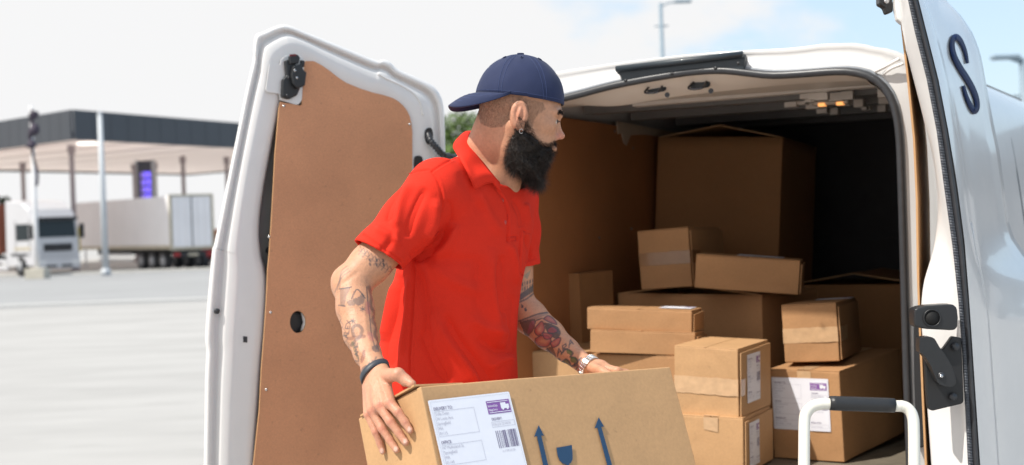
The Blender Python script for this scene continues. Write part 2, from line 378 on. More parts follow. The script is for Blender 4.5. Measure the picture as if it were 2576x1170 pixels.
# tractor of the other lorry (front faces right, towards us)
c0 = P(88, 600, 73.); U0 = np.array([c0[0], 73., gz(73)]); uF = unit([.72, .69, 0]); uS = unit([-.84, .54, 0])
lo = thing('lorry', 'white articulated lorry cab with rust coloured trailer behind the flagpole', 'lorry', U0)
G_ = fr(U0, uS, uF)        # a = back along its side, b = across its front
prof = [(0, .55), (0, 1.3), (.02, 1.9), (.12, 2.9), (.45, 3.45), (1.1, 3.85), (2.25, 3.95), (2.3, .55)]
vs, fs = [], []
for b_ in (0, .1, 2.35, 2.45):
    k = .06 if b_ in (0, 2.45) else 0
    for a_, z_ in prof: vs.append(G_(a_+(k if a_ < 1 else 0), b_, z_-(k if z_ > 3 else 0)))
n_ = len(prof)
for i in range(3):
    for k in range(n_): fs.append((i*n_+k, i*n_+(k+1) % n_, (i+1)*n_+(k+1) % n_, (i+1)*n_+k))
fs += [tuple(range(n_)), tuple(3*n_+k for k in range(n_))]
poly('cab', vs, fs, LWHITE, lo, True).data.polygons.foreach_set('use_smooth', [False]*len(fs))
poly('windscreen', *merge([([G_(-.01+.0, .2, 1.98), G_(-.01, 2.25, 1.98), G_(.09, 2.25, 2.85), G_(.09, .2, 2.85), G_(.1, .2, 1.98), G_(.1, 2.25, 1.98), G_(.2, 2.25, 2.85), G_(.2, .2, 2.85)], [(0, 1, 2, 3), (4, 7, 6, 5), (0, 4, 5, 1), (3, 2, 6, 7), (0, 3, 7, 4), (1, 5, 6, 2)])]), LGLASS, lo)
poly('side_window', *bx(G_, .5, -.02, 1.85, .95, .04, .85), LGLASS, lo)
poly('sun_visor', *bx(G_, -.12, .15, 2.86, .2, 2.15, .16), LBLK, lo)
poly('grille', *merge([bx(G_, -.03, .45, 1.25, .05, 1.55, .38)]), LBLK, lo)
poly('bumper', *merge([bx(G_, -.06, .05, .35, .3, 2.35, .5), bx(G_, -.05, .3, .95, .08, 1.85, .08), bx(G_, -.05, .3, 1.1, .08, 1.85, .06)]), LWHITE, lo)
for b_ in (.1, 1.95): poly('bumper_vent', *bx(G_, -.075, .5 if b_ < 1 else 1.35, .42, .04, .6, .12), LBLK, lo); poly('headlight', *bx(G_, -.08, b_, .6, .06, .4, .18), M('headlight_glass%d' % int(b_*10), (.7, .7, .7), .1, coat=1), lo)
for b_ in (-.25, 2.5): poly('wing_mirror', *bx(G_, -.05, b_, 1.9, .12, .2, .75), LBLK, lo)
[poly('door_seam', *bx(G_, a_, -.012, 1.0, .03, .02, 1.9), LBLK, lo) for a_ in (.42, 1.5)]; poly('cab_stripe', *bx(G_, .35, -.012, 1.35, 1.3, .015, .16), LBEIGE, lo); wheel_parts(G_, 1.25, -.03, .52, .35, lo); wheel_parts(G_, 4.6, -.03, .52, .35, lo)
poly('wheel_arch', *bx(G_, .6, -.04, 1.08, 1.3, .06, .1), LBLK, lo)
poly('trailer_body', *bx(G_, 2.9, 0, 1.2, 12, 2.5, 2.6), ORUST, lo)
poly('chassis', *bx(G_, 2.2, .1, .7, 12, 2.3, .35), LBLK, lo)
poly('side_skirt', *merge([bx(G_, 2.2, -.03, .35, 1.9, .08, .25), bx(G_, 2.2, -.03, .7, 1.9, .08, .2)]), LWHITE, lo)

# small red van behind the trailer
rv0 = P(503, 640, 82); RV = fr((rv0[0], 82., gz(82)), np.array([1., 0, 0]), np.array([0, 1., 0]))
rv = thing('parked_van', 'small red van parked just beyond the rear of the white trailer', 'van', (rv0[0], 82, gz(82)))
bev(poly('body', *bx(RV, 0, 0, .35, 1.85, 4, 1.35), LRED, rv), .18, 3)
bev(poly('cargo_hood', *bx(RV, .15, .6, 1.7, 1.55, 3, .5), M('orange_top', (.45, .14, .05), .5), rv), .15, 3)
poly('rear_window', *bx(RV, .25, -.02, 1.1, 1.35, .04, .4), LGLASS, rv)
for a_ in (.1, 1.5): poly('wheel', *tube_vf([RV(a_, .7, .32), RV(a_+.22, .7, .32)], .32, 16), LBLK, rv, True)
poly('bumper', *bx(RV, -.02, -.06, .35, 1.89, .1, .2), LBLK, rv)
yq = P(190, 600, 78); ys = thing('yellow_post', 'yellow guard post standing between the lorry cab and the white trailer', 'post', (yq[0], 78, gz(78)))
YEL = M('yellow_paint', (.62, .48, .04), .5)
bev(poly('panel', *boxvf((yq[0]-.15, 78, .3), (.34, 0, 0), (0, .25, 0), (0, 0, 1.35)), YEL, ys), .03); poly('stem', *tube_vf([(yq[0], 78.1, gz(78)), (yq[0], 78.1, .3)], .08), LGREY, ys, True)

# flagpole with furled dark flag
POLEW = M('pole_white', (.72, .72, .73), .4, .03, 2); FLAGM = M('flag_cloth', (.05, .04, .06), .8, .4, 3)
fq = P(97, 690, 66); fx, fy = fq[0]-.05, 66.
fp = thing('flagpole', 'white flagpole with a furled dark flag and square concrete foot', 'flagpole', (fx, fy, gz(66)))
ztop = 1.4 + (583-262)*66/FP
tube('pole', [(fx, fy, gz(66)), (fx, fy, 2), (fx, fy, ztop)], [.13, .11, .07], POLEW, fp)
bev(poly('concrete_base', *boxvf((fx-.45, fy-.45, gz(66)), (.9, 0, 0), (0, .9, 0), (0, 0, .5)), M('pole_base', (.50, .47, .40), .9, .1, 3), fp), .03)
pts, rad = [], []
for i in range(40):
    t = i/39; z_ = 1.4+(583-(272+ t*192))*66/FP
    pts.append((fx+.10*math.sin(t*9)+.08*math.sin(t*31)*(t < .5)+(.12 if t > .5 else .02), fy-.12, z_)); rad.append(max(.03, (.25*(.65+.35*math.sin(t*29)) if t < .5 else .06)*(1 if t > .05 else .3)))
tube('furled_flag', pts, rad, FLAGM, fp)
# plain lamp post
lq = P(266, 684, 68); lp = thing('lamp_post', 'plain pale grey lamp post standing in front of the white trailer', 'lamp post', (lq[0], 68, gz(68)))
LPM = M('galvanised_steel', (.50, .53, .56), .5, .05, 3)
lzt = 1.4+(577-283)*68/FP
tube('pole', [(lq[0], 68, gz(68)), (lq[0], 68, lzt)], [.17, .12], LPM, lp); tube('base_plate', [(lq[0], 68, gz(68)), (lq[0], 68, gz(68)+.35)], [.26, .22], LPM, lp)
tube('cap', [(lq[0], 68, lzt), (lq[0], 68, lzt+.12)], [.14, .05], LPM, lp)
# street lamps
STL = M('lamp_steel', (.20, .27, .33), .5, .05, 3)
def street_lamp(u, ytop, d, sgn, label, arm, r0=.08):
    q = P(u, ytop, d); g = gz(d); t = thing('street_lamp', label, 'street lamp', (q[0], d, g))
    tube('pole', [(q[0], d, g), (q[0], d, q[2])], [r0*1.8, r0], STL, t)
    e = np.array([q[0]+sgn*arm, d, q[2]+.05])
    tube('arm', [(q[0], d, q[2]-.15), (q[0]+sgn*.3, d, q[2]-.02), e], r0*.45, STL, t)
    bev(poly('lamp_head', *boxvf((e[0]-.3, d-.15, e[2]-.08), (.75, 0, 0), (0, .3, 0), (0, 0, .13)), STL, t), .05)
    tube('bracket', [(q[0]-.3, d, q[2]-1.0), (q[0]+.3, d, q[2]-1.0)], .035, STL, t)
street_lamp(1661, 8, 62, 1, 'tall slim street lamp with one arm rising above the van roof', .9)
street_lamp(2573, 146, 38, -1, 'pale street lamp at the right edge beyond the van roof', .55, .10)

# trees
LEAF = M('leaf_green', (.095, .16, .03), .6, .5, 1.5, var2=.3, scale2=.7); LEAFD = M('leaf_dark', (.035, .07, .025), .6, .4, 1.5); BARK = M('bark', (.09, .065, .045), .9, .3, 6)
def tree(x, y, h, rx, rz, label, leaf=None, n=5200, name='broadleaf_tree', ls=.11):
    g = gz(y); t = thing(name, label, 'tree', (x, y, g)); c = np.array([x, y, g+h-rz])
    pts = [np.array([x, y, g]), np.array([x+.1, y, g+h*.25]), np.array([x-.05, y, g+h*.5]), c+[0, 0, rz*.5]]
    parts = [tube_vf(smoothpath(pts, 4), list(np.linspace(.22, .05, 13)), 8)]
    for k in range(9):
        a = k*2.4; e = c + np.array([math.cos(a)*rx*.7, math.sin(a)*rx*.7, rz*(-.5+k*.12)])
        parts.append(tube_vf(smoothpath([np.array([x, y, g+h*.35+k*.12]), (e+c)/2-[0, 0, .2], e], 4), list(np.linspace(.09, .02, 9)), 6))
    poly('trunk', *merge(parts), BARK, t, True)
    cl = [c + np.array([math.cos(a)*rx*q, math.sin(a)*rx*q, z_*rz]) for a, q, z_ in zip(RNG.uniform(0, 6.28, 26), RNG.uniform(.15, .8, 26), RNG.uniform(-.75, .8, 26))]
    ce = np.array(cl)[RNG.integers(0, 26, n)]; dv = RNG.normal(size=(n, 3)); dv /= np.linalg.norm(dv, axis=1)[:, None]
    pos = ce + dv*(RNG.uniform(.3, 1, n)**.5*rx*.33)[:, None]
    a1 = RNG.normal(size=(n, 3)); a1 /= np.linalg.norm(a1, axis=1)[:, None]; a2 = np.cross(a1, RNG.normal(size=(n, 3))); a2 /= np.linalg.norm(a2, axis=1)[:, None]
    s_ = (RNG.uniform(.6, 1.3, n)*ls)[:, None]
    v = np.stack([pos-a1*s_, pos+a2*s_*.5, pos+a1*s_, pos-a2*s_*.5], 1).reshape(-1, 3) - np.array([x, y, g])*0
    me = npmesh('crown', v, np.arange(n*4).reshape(-1, 4)); link('crown', me, leaf or LEAF, t)
tq_ = P(1128, 330, 60); tree(tq_[0], 60, 1.4+(551-298)*60/FP-gz(60), 2.6, 2.2, 'bright green leafy tree seen between the open van door and the man', n=9000)
tq_ = P(-10, 500, 95); tree(tq_[0], 95, 1.4+(590-484)*95/FP-gz(95), 1.3, 1.5, 'dark green tree at the left edge behind the lorry', LEAFD, 3000)
# unseen gabled building, added out of frame to mirror grey in the van paint
wh = thing('mirrored_building', 'long grey gabled building added out of view to mirror in the van paint', 'building', (21, 50, gz(50)))
WG = M('mirrored_building_wall', (.11, .115, .125), .8, .1, .3); wd_ = unit([.6, -.8, 0]); wn_ = unit([.8, .6, 0]); W_ = fr((21, 50, gz(50)), wd_, wn_)
for k in range(2):
    a0 = k*12; vs = [W_(a0, 0, 0), W_(a0+11.5, 0, 0), W_(a0+11.5, 0, 3.6), W_(a0+5.7, 0, 7.2), W_(a0, 0, 3.6)]; vs += [q+wn_*30 for q in vs]
    poly('wall', vs, [(0, 1, 2, 3, 4), (5, 9, 8, 7, 6), (0, 5, 6, 1), (1, 6, 7, 2), (2, 7, 8, 3), (3, 8, 9, 4), (4, 9, 5, 0)], WG, wh)
    poly('loading_door', *bx(W_, a0+5, -.1, 0, 5, .2, 3.2), LGREY, wh)

# ------------------------------------------------------------------ the van
van = thing('delivery_van', 'white panel van parked with both rear doors wide open and loaded with boxes', 'van', V(.7, 2, 0))
SEC = [(-.165, .32), (-.175, .6), (-.18, .95), (-.165, 1.15), (-.14, 1.4), (-.115, 1.6), (-.09, 1.73), (-.045, 1.82), (.06, 1.885), (.28, 1.908), (.70, 1.92), (1.12, 1.905), (1.34, 1.88), (1.445, 1.82), (1.49, 1.73), (1.515, 1.6), (1.54, 1.4), (1.565, 1.15), (1.58, .95), (1.575, .6), (1.565, .32)]
OPX = [(2300, 1420), (2288, 1100), (2281, 900), (2274, 650), (2268, 450), (2263, 340), (2251, 270), (2228, 224), (2192, 195), (2150, 183), (2100, 181), (2000, 188), (1940, 190), (1880, 184), (1820, 178), (1750, 181), (1680, 191), (1600, 205), (1530, 220), (1470, 236), (1410, 251), (1340, 272), (1280, 300), (1240, 345), (1222, 410), (1210, 520), (1200, 700), (1192, 900), (1186, 1100), (1180, 1420)]
op3 = [VP(u, v, 0) for u, v in OPX]
opaz = []
for q in op3:
    dlt = q - VO; opaz.append((float(dlt@VW), float(max(q[2], .42))))
opaz = [(a, z) for a, z in opaz if z > .43]
opaz = [(opaz[0][0], .47)] + opaz + [(opaz[-1][0], .47)]
opc = smoothpath([np.array([a, z]) for a, z in opaz], 4)
secs = smoothpath([np.array(q) for q in SEC], 4)
def resample(pts, n):
    pts = np.array(pts); s_ = np.r_[0, np.cumsum(np.linalg.norm(np.diff(pts, axis=0), axis=1))]; t = np.linspace(0, s_[-1], n)
    return np.stack([np.interp(t, s_, pts[:, k]) for k in range(pts.shape[1])], 1)
NO = 150
ro = resample(opc, NO); rs = resample(secs, NO)
# angular pairing so that the quads of the rear frame stay regular
def byangle(pts, n):
    pts = np.array(pts); c = np.array([.70, 1.0]); an = -np.unwrap(np.arctan2(pts[:, 1]-c[1], pts[:, 0]-c[0])); an = an - 2*math.pi*round((an[len(an)//2]+math.pi/2)/(2*math.pi)); o = np.argsort(an)
    return an, o
ao, _ = byangle(opc, NO); as_, _ = byangle(secs, NO)
tt = np.linspace(max(ao.min(), as_.min()), min(ao.max(), as_.max()), NO)
opn = np.array(opc); scn = np.array(secs)
ro = np.stack([np.interp(tt, ao, opn[:, k]) for k in (0, 1)], 1); rs = np.stack([np.interp(tt, as_, scn[:, k]) for k in (0, 1)], 1)
rs0 = rs.copy(); hb_ = np.where(rs[:, 1] > 1.85, np.interp(rs[:, 0], [.06, .10, .14, .26, .31, .38], [0, .0, .010, .010, .004, 0]), 0); rs[:, 1] += hb_
def lerp(f): return ro*(1-f)+rs*f
cols = []
for f, b in ((0, .10), (0, .012), (.04, -.004), (.12, 0), (.5, .004), (.62, .012), (.80, .014), (.93, .006), (1.0, .03)):
    q = lerp(f); cols.append([V(a, b, z) for a, z in q])
grid_surf('rear_frame', cols, WHITE, van)
body = []
for b, sc, dz in ((.03, 1, 0), (.2, 1.0, .004), (1.2, 1.01, .01), (2.6, 1.01, .01), (3.3, 1.0, -.01)):
    body.append([V(.70+(a-.70)*sc, b, z+(dz if z > 1.5 else 0)) for a, z in (rs if b < .1 else rs0)])
for b, top in ((3.9, 1.45), (4.4, 1.12), (4.75, .95), (4.9, .75)):
    body.append([V(.70+(a-.70)*(.98 if b < 4.8 else .9), b, .32+(z-.32)*(top-.32)/(1.92-.32)) for a, z in rs])
bo = grid_surf('body', body, WHITE, van)
poly('nose', [V(a_, 4.9, z_) for a_, z_ in ((-.08, .32), (1.48, .32), (1.48, .7), (-.08, .7))], [(0, 1, 2, 3)], WHITE, van)
grid_surf('windscreen', [[V(a_, 3.36, 1.80), V(a_, 3.88, 1.47)] for a_ in np.linspace(.02, 1.38, 8)], LGLASS, van, thick=.02)
poly('underbody', *boxvf(V(-.12, .1, .28), VW*1.64, VF*4.7, (0, 0, .06)), PLAST, van)
def vwheel(a, b):
    s_ = 1 if a > .7 else -1
    w_ = poly('wheel', *tube_vf([V(a, b, .33), V(a+.02*s_, b, .33), V(a+.19*s_, b, .33), V(a+.21*s_, b, .33)], [.30, .33, .33, .30], 28), RUBBER, van, True)
    poly('rim', *tube_vf([V(a+.2*s_, b, .33), V(a+.215*s_, b, .33)], [.2, .18], 24), STEEL, w_, True)
for a_, b_ in ((-.0, .85), (-.0, 4.0), (1.40, .85), (1.40, 4.0)): vwheel(a_, b_)
bev(poly('rear_bumper', *boxvf(V(-.19, -.10, .26), VW*1.79, VF*.14, (0, 0, .20)), PLAST, van), .02)
# trim line and seams along the near side
def side_pt(z, b, off=.0):
    a = np.interp(z, [q[1] for q in SEC[:9]], [q[0] for q in SEC[:9]]); return V(.70+(a-off-.70)*1.008, b, z)
tube('roof_gutter', [side_pt(1.79, b, .004) for b in np.linspace(.15, 3.2, 20)], .008, WHITEI, van, 8)
for b_ in (1.42, 2.9):
    tube('door_seam', [side_pt(z, b_, .001) for z in np.linspace(.45, 1.80, 16)], .0045, RUBBER, van, 6)
tube('side_rail', [side_pt(1.08, b, .002) for b in np.linspace(.3, 1.4, 8)], .012, PLAST, van, 8)
# opening seal
pth = [V(a, -.012, z) for a, z in resample(opc, 120)]
sv, sf = tube_vf(pth, .0125, 12); o_ = poly('opening_seal', sv, sf, RUBBER, van, True)
pth2 = [V(.70+(a-.70)*1.012, -.004, 1.0+(z-1.0)*1.016) for a, z in resample(opc, 120)]
poly('seal_lip', *tube_vf(pth2, .006, 8), M('grey_seal_lip', (.22, .24, .27), .35), van, True)
# header behind the seal
hu = [2240, 2150, 2050, 1950, 1850, 1750, 1650, 1580, 1520, 1420, 1330]
hv = [207, 203, 208, 215, 225, 236, 250, 262, 266, 262, 275]
tp = [P(u, 0, 5) for u in hu]
top_v = interp(hu, [q[0] for q in OPX[::-1]][9:24], [q[1] for q in OPX[::-1]][9:24])
c1_ = [VP(u, v+4, .02) for u, v in zip(hu, top_v)]; c2_ = [VP(u, v, .10) for u, v in zip(hu, hv)]; c3_ = [VP(u, v+2, .16) for u, v in zip(hu, hv)]; c4_ = [V(float((q-VO)@VW), .34, 1.80) for q in c3_]
grid_surf('header_panel', [smoothpath(c, 4) for c in (c1_, c2_, c3_, c4_)], CREAM, van)
poly('ceiling_rail', *boxvf(VP(2225, 216, .42), VP(1590, 268, .42)-VP(2225, 216, .42), VF*.06, (0, 0, .03)), CREAM, van)
# door strikers in the header
for (u, v) in ((1650, 219), (1760, 209)):
    q = VP(u, v, .055); W2 = -VW
    plate = slab('striker_recess', [q+W2*a+np.array([0, 0, z]) for a, z in smoothloop([(-.034, .0), (-.03, .016), (.03, .018), (.034, .004), (.028, -.016), (-.028, -.016)], 3)], -VF, .006, PLAST, van)
    lp_ = [q+W2*a+np.array([0, 0, z])-VF*b for a, z, b in ((-.020, .006, 0), (-.030, -.018, .03), (.016, -.020, .03), (.024, .004, 0))]
    tube('door_striker', smoothpath(lp_, 5), .0038, M('striker_metal%d' % u, (.10, .10, .11), .2, metal=1), van, 8)
    poly('header_slot', *disc_vf(VP(u+28, v+20, .052), -VF, .009, 14, .001), RUBBER, van)
# black moulding on the roof edge
BRK = M('bracket_black', (.016, .026, .035), .45, .1, 30, coat=.2)
bpx = [(1549, 172), (1869, 134), (1873, 146), (1871, 176), (1800, 177), (1740, 180), (1680, 189), (1620, 199), (1563, 208), (1561, 192), (1549, 184)]
slab('roof_edge_moulding', [VP(u, v, -.02) for u, v in bpx], -VF, .03, BRK, van, bevel=.004)
tube('moulding_roll', [VP(1550, 174, -.03), VP(1710, 155, -.03), VP(1868, 137, -.03)], .011, BRK, van, 12)
for u, v in ((1574, 203), (1690, 186), (1800, 172), (1857, 160)): poly('moulding_bolt', *disc_vf(VP(u, v, -.05), -VF, .006, 14, .004), PLAST, van, True)
# roof corner trim on the right
tube('roof_corner_trim', smoothpath([VP(2200, 180, -.01), VP(2225, 168, -.02), VP(2262, 148, -.02)], 5), .006, WHITEI, van, 8)
tube('roof_corner_trim', smoothpath([VP(2222, 186, -.01), VP(2242, 172, -.02), VP(2272, 160, -.02)], 5), .005, WHITEI, van, 8)
# black strip on the right pillar
slab('pillar_lamp_housing', [VP(u, v, -.03) for u, v in ((2296, 782), (2302, 774), (2318, 774), (2322, 900), (2324, 1125), (2304, 1128), (2298, 950))], -VF, .03, PLAST, van, bevel=.004)
# interior
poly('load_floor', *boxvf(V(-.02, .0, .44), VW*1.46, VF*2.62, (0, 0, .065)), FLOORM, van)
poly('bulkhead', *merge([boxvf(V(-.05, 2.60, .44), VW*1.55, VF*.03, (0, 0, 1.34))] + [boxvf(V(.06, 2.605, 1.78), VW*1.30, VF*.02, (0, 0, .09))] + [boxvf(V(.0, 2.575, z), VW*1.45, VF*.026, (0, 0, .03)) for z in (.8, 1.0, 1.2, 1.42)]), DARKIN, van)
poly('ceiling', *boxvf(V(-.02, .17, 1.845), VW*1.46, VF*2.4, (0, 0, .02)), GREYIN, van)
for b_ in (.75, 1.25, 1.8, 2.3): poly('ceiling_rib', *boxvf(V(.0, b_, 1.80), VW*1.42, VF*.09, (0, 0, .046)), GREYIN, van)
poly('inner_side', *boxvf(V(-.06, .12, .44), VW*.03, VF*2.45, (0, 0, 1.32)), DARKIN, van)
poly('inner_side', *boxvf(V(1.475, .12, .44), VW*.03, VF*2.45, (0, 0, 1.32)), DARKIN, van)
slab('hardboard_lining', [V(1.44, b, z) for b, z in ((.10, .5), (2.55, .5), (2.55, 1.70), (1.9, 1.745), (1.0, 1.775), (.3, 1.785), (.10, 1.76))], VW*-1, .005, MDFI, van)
for u, v in ((1423, 300), (1466, 306)): pass
for b_, z_ in ((.55, 1.755), (1.1, 1.745), (.9, 1.30), (1.25, 1.33), (1.3, 1.68)):
    poly('lining_screw', *disc_vf(V(1.437, b_, z_), -VW, .006, 10, .003), STEEL, van, True)
wt = []
for b, z in ((1.12, 1.79), (1.9, 1.765), (1.9, 1.735), (1.45, 1.745), (1.27, 1.735), (1.22, 1.69), (1.19, 1.70), (1.17, 1.74), (1.13, 1.735)): wt.append(V(1.432, b, z))
slab('torn_foam_tape', wt, -VW, .004, M('foam_tape', (.42, .34, .26), .8, .1, 30), van)
# ceiling fittings
cps = []
for k in range(30):
    a, b = RNG.uniform(.10, .62), RNG.uniform(.5, 1.6); s1, s2 = RNG.uniform(.02, .05), RNG.uniform(.02, .06)
    poly('ceiling_clip', *boxvf(V(a, b, 1.775+RNG.uniform(0, .02)), VW*s1, VF*s2, (0, 0, .03)), CREAM, van)
GLOW = M('amber_glow', (.9, .5, .2), .4, emis=((1, .42, .12), 1.0)); LENS = M('lamp_lens', (.6, .5, .4), .2)
for (u, v, b, l) in ((2092, 265, .95, .14), (1545, 246, .13, .11)):
    q = VP(u, v, b); l_ = bev(poly('interior_lamp', *boxvf(q+VW*l/2+VF*-.03, -VW*l, VF*.06, (0, 0, .022)), LENS, van), .008)
    [poly('lamp_glow', *boxvf(q-VW*s+VF*-.033-[0, 0, .003], -VW*.025, VF*.03, (0, 0, .012)), GLOW, l_) for s in (-.045, .025)]

# ------------------------------------------------------------------ left rear door (inner face towards us)
LA = np.array([-.239, 5.05, 0]); LB = np.array([-.935, 4.60, 0]); Le = unit(LB-LA); Ln = np.array([-Le[1], Le[0], 0]); Ln = Ln if Ln[1] < 0 else -Ln
def LD(u, v, off=0): return PP(u, v, LA, Ln, off)
Opx = [(712, 62), (760, 78), (810, 98), (880, 126), (945, 152), (962, 150), (980, 156), (998, 173), (1040, 192), (1085, 214), (1107, 240), (1116, 275), (1119, 340), (1120, 420), (1121, 600), (1115, 800), (1105, 1000), (1095, 1200), (1085, 1440), (950, 1440), (700, 1440), (560, 1440), (505, 1440), (512, 1250), (515, 1100), (517, 960), (520, 885), (517, 850), (523, 760), (532, 660), (536, 624), (541, 610), (569, 475), (595, 348), (620, 225), (638, 146), (638, 132), (643, 90), (662, 80)]
Ipx = [(744, 168), (775, 172), (800, 192), (850, 224), (918, 256), (938, 260), (952, 264), (970, 274), (984, 288), (999, 305), (1008, 320), (1014, 345), (1014, 372), (1014, 430), (1010, 600), (1004, 800), (996, 1000), (988, 1200), (980, 1380), (930, 1385), (760, 1385), (660, 1385), (628, 1385), (638, 1250), (645, 1100), (655, 960), (662, 885), (668, 830), (673, 760), (672, 710), (664, 672), (655, 640), (650, 570), (662, 470), (688, 340), (700, 290), (708, 252), (720, 214), (732, 182)]
Og, Ig = smoothloop(Opx, 4), smoothloop(Ipx, 4)
ldoor = bpy.data.objects.new('rear_door', None); C.objects.link(ldoor); ldoor.parent = van; ldoor.location = -wloc(van); ldoor['label'] = 'left rear door, open, inner hardboard side showing'
cols = []
for f, off in ((0, -.055), (0, -.004), (.015, .006), (.07, .010), (.12, .008), (.15, -.010), (.20, -.012), (.25, .006), (.33, .018), (.55, .016), (.80, .017), (.93, .013), (1.0, -.002), (1.01, -.03), (1.03, -.045)):
    q = [a*(1-f)+b*f for a, b in zip(Og, Ig)]; q.append(q[0]); cols.append([LD(p_[0], p_[1], off) for p_ in q])
grid_surf('door_frame', cols, WHITEI, ldoor)
slab('outer_skin', [LD(u, v, -.055) for u, v in Og], Ln, .006, WHITE, ldoor)
slab('cavity_panel', [LD(u, v, -.043) for u, v in smoothloop([((a-850)*1.03+850, (b-700)*1.03+700) for a, b in Ipx], 2)], Ln, .003, M('door_cavity_shade', (.22, .22, .21), .45, .15, 5, coat=.3), ldoor)  # white inner skin coloured grey, painting in the shade of the cavity
Mpx = [(704, 260), (706, 256), (712, 258), (757, 266), (759, 262), (764, 190), (766, 158), (770, 154), (789, 154), (810, 165), (830, 179), (850, 195), (870, 208), (903, 222), (937, 233), (963, 239), (988, 247), (1002, 255), (1014, 266), (1024, 279), (1031, 294), (1035, 312), (1037, 334), (1037, 414), (1033, 600), (1026, 800), (1016, 1000), (1008, 1200), (1000, 1370), (630, 1370), (634, 1260), (638, 1167), (646, 1090), (652.6, 1030), (655, 980), (657.7, 927), (663, 860), (668, 788), (671, 735), (673, 684), (677, 640), (682, 566), (687, 480), (691.7, 389), (697, 330), (702, 271)]
hole = [LD(749+20*math.cos(t), 810+28*math.sin(t), .028) for t in np.linspace(0, 2*math.pi, 28, endpoint=False)]
slab('hardboard_panel', [LD(u, v, .028) for u, v in Mpx], Ln, .006, MDF, ldoor, holes=[hole], edge=MDFE)
poly('hole_shadow_plate', *disc_vf(LD(742, 812, .000), Ln, .034, 22, .002), PLAST, ldoor)
poly('hole_rim', *tube_vf([LD(763, 786, .010), LD(769, 810, .010), LD(762, 834, .010)], .010, 10), WHITEI, ldoor, True)
SCR = M('screw_zinc', (.7, .7, .68), .25, metal=.9)
for u, v in ((713, 267), (1029, 313), (680, 786), (669, 980), (676, 596)): poly('screw', *disc_vf(LD(u, v, .028), Ln, .0045, 12, .004), SCR, ldoor, True)
poly('rubber_plug', *disc_vf(LD(545, 783, .009), Ln, .0095, 18, .004), RUBBER, ldoor, True)
slab('striker_slot', [LD(u, v, .0185) for u, v in ((612, 846), (622, 847), (622, 862), (612, 861))], Ln, .002, RUBBER, ldoor)
poly('plug', *disc_vf(LD(676, 630, -.035), Ln, .012, 14, .004), RUBBER, ldoor)
# upper latch: white plate, bracket, black lock body
lt = slab('latch_plate', [LD(u, v, .026) for u, v in smoothloop([(678, 162), (700, 158), (704, 163), (706, 150), (720, 140), (760, 142), (770, 160), (768, 240), (752, 262), (745, 264), (704, 252), (702, 236), (672, 232), (668, 226), (676, 170)], 1)], Ln, .003, WHITEI, ldoor, bevel=.001)
def lblk(pp, o0, th, nm='latch_body', mt=PLAST, bv=.004): return slab(nm, [LD(u, v, o0) for u, v in pp], Ln, th, mt, lt, bevel=bv)
lblk([(718, 152), (742, 146), (746, 170), (742, 205), (758, 215), (748, 240), (728, 250), (710, 244), (712, 200), (722, 190)], .045, .02)
lblk([(738, 166), (758, 160), (764, 176), (772, 182), (768, 215), (750, 224), (738, 212), (734, 190)], .062, .02)
lblk([(728, 140), (748, 136), (756, 146), (752, 160), (730, 162)], .056, .016)
lblk([(757, 150), (768, 153), (766, 170), (757, 168)], .05, .012)
lblk([(729, 137), (744, 136), (746, 141), (730, 142)], .058, .006, 'latch_tab', M('latch_red', (.14, .015, .02), .4), .001)
for u, v in ((725, 196), (722, 240), (746, 196), (741, 178)): poly('latch_bolt', *disc_vf(LD(u, v, .058 if u > 730 else .045), Ln, .0045, 14, .004), STEEL if u > 730 else RUBBER, lt, True)
# cable conduit
cbl = smoothpath([LD(1077, 338, .02), LD(1082, 352, .035), LD(1098, 372, .04), LD(1122, 392, .03), V(1.50, -.02, 1.61)], 10)
rr_ = [.011+.0025*math.sin(i*2.1) for i in range(len(cbl))]
tube('cable_conduit', cbl, rr_, RUBBER, ldoor, 14)
slab('conduit_mount', [LD(u, v, .024) for u, v in smoothloop([(1074, 324), (1084, 322), (1089, 334), (1088, 352), (1080, 364), (1072, 354), (1070, 336)], 4)], Ln, .012, PLAST, ldoor, bevel=.003)
slab('hinge_cover', [LD(u, v, .024) for u, v in smoothloop([(1043, 402), (1050, 392), (1062, 396), (1064, 420), (1060, 450), (1046, 450)], 3)], Ln, .01, PLAST, ldoor, bevel=.002)
rid = smoothpath([LD(u, v, .016) for u, v in ((950, 186), (975, 200), (1010, 216), (1040, 236), (1058, 262), (1063, 290))], 6); tube('frame_rib', rid, .0045, WHITEI, ldoor, 8)

# ------------------------------------------------------------------ right rear door (seen on its closing edge)
VV = np.r_[np.linspace(-92, 0, 6), np.linspace(25, 1460, 58)]
def col(tab, d, vv=VV, du=0):
    us = interp(vv, [q[0] for q in tab], [q[1] for q in tab])+du
    if np.isscalar(d): d = np.full(len(vv), d)
    return [P(u, v, dd) for u, v, dd in zip(us, vv, d)]
T_mdf = [(-92, 2252), (70, 2268), (200, 2283), (350, 2298), (500, 2305), (700, 2308), (830, 2313), (1000, 2320), (1170, 2328)]
T_cut = [(-92, 2250), (60, 2266), (130, 2279), (200, 2297), (250, 2310), (370, 2340), (430, 2351), (480, 2357), (530, 2358), (560, 2357), (600, 2352), (640, 2344), (700, 2325), (740, 2318), (780, 2316), (830, 2318), (1000, 2330), (1170, 2342)]
T_sl = [(-92, 2274), (0, 2283), (80, 2300), (200, 2330), (330, 2355), (480, 2375), (620, 2395), (760, 2410), (900, 2420), (1050, 2428), (1170, 2434)]
T_sr = [(-92, 2296), (0, 2310), (100, 2335), (220, 2365), (330, 2385), (450, 2405), (600, 2425), (750, 2437), (900, 2447), (1050, 2457), (1170, 2465)]
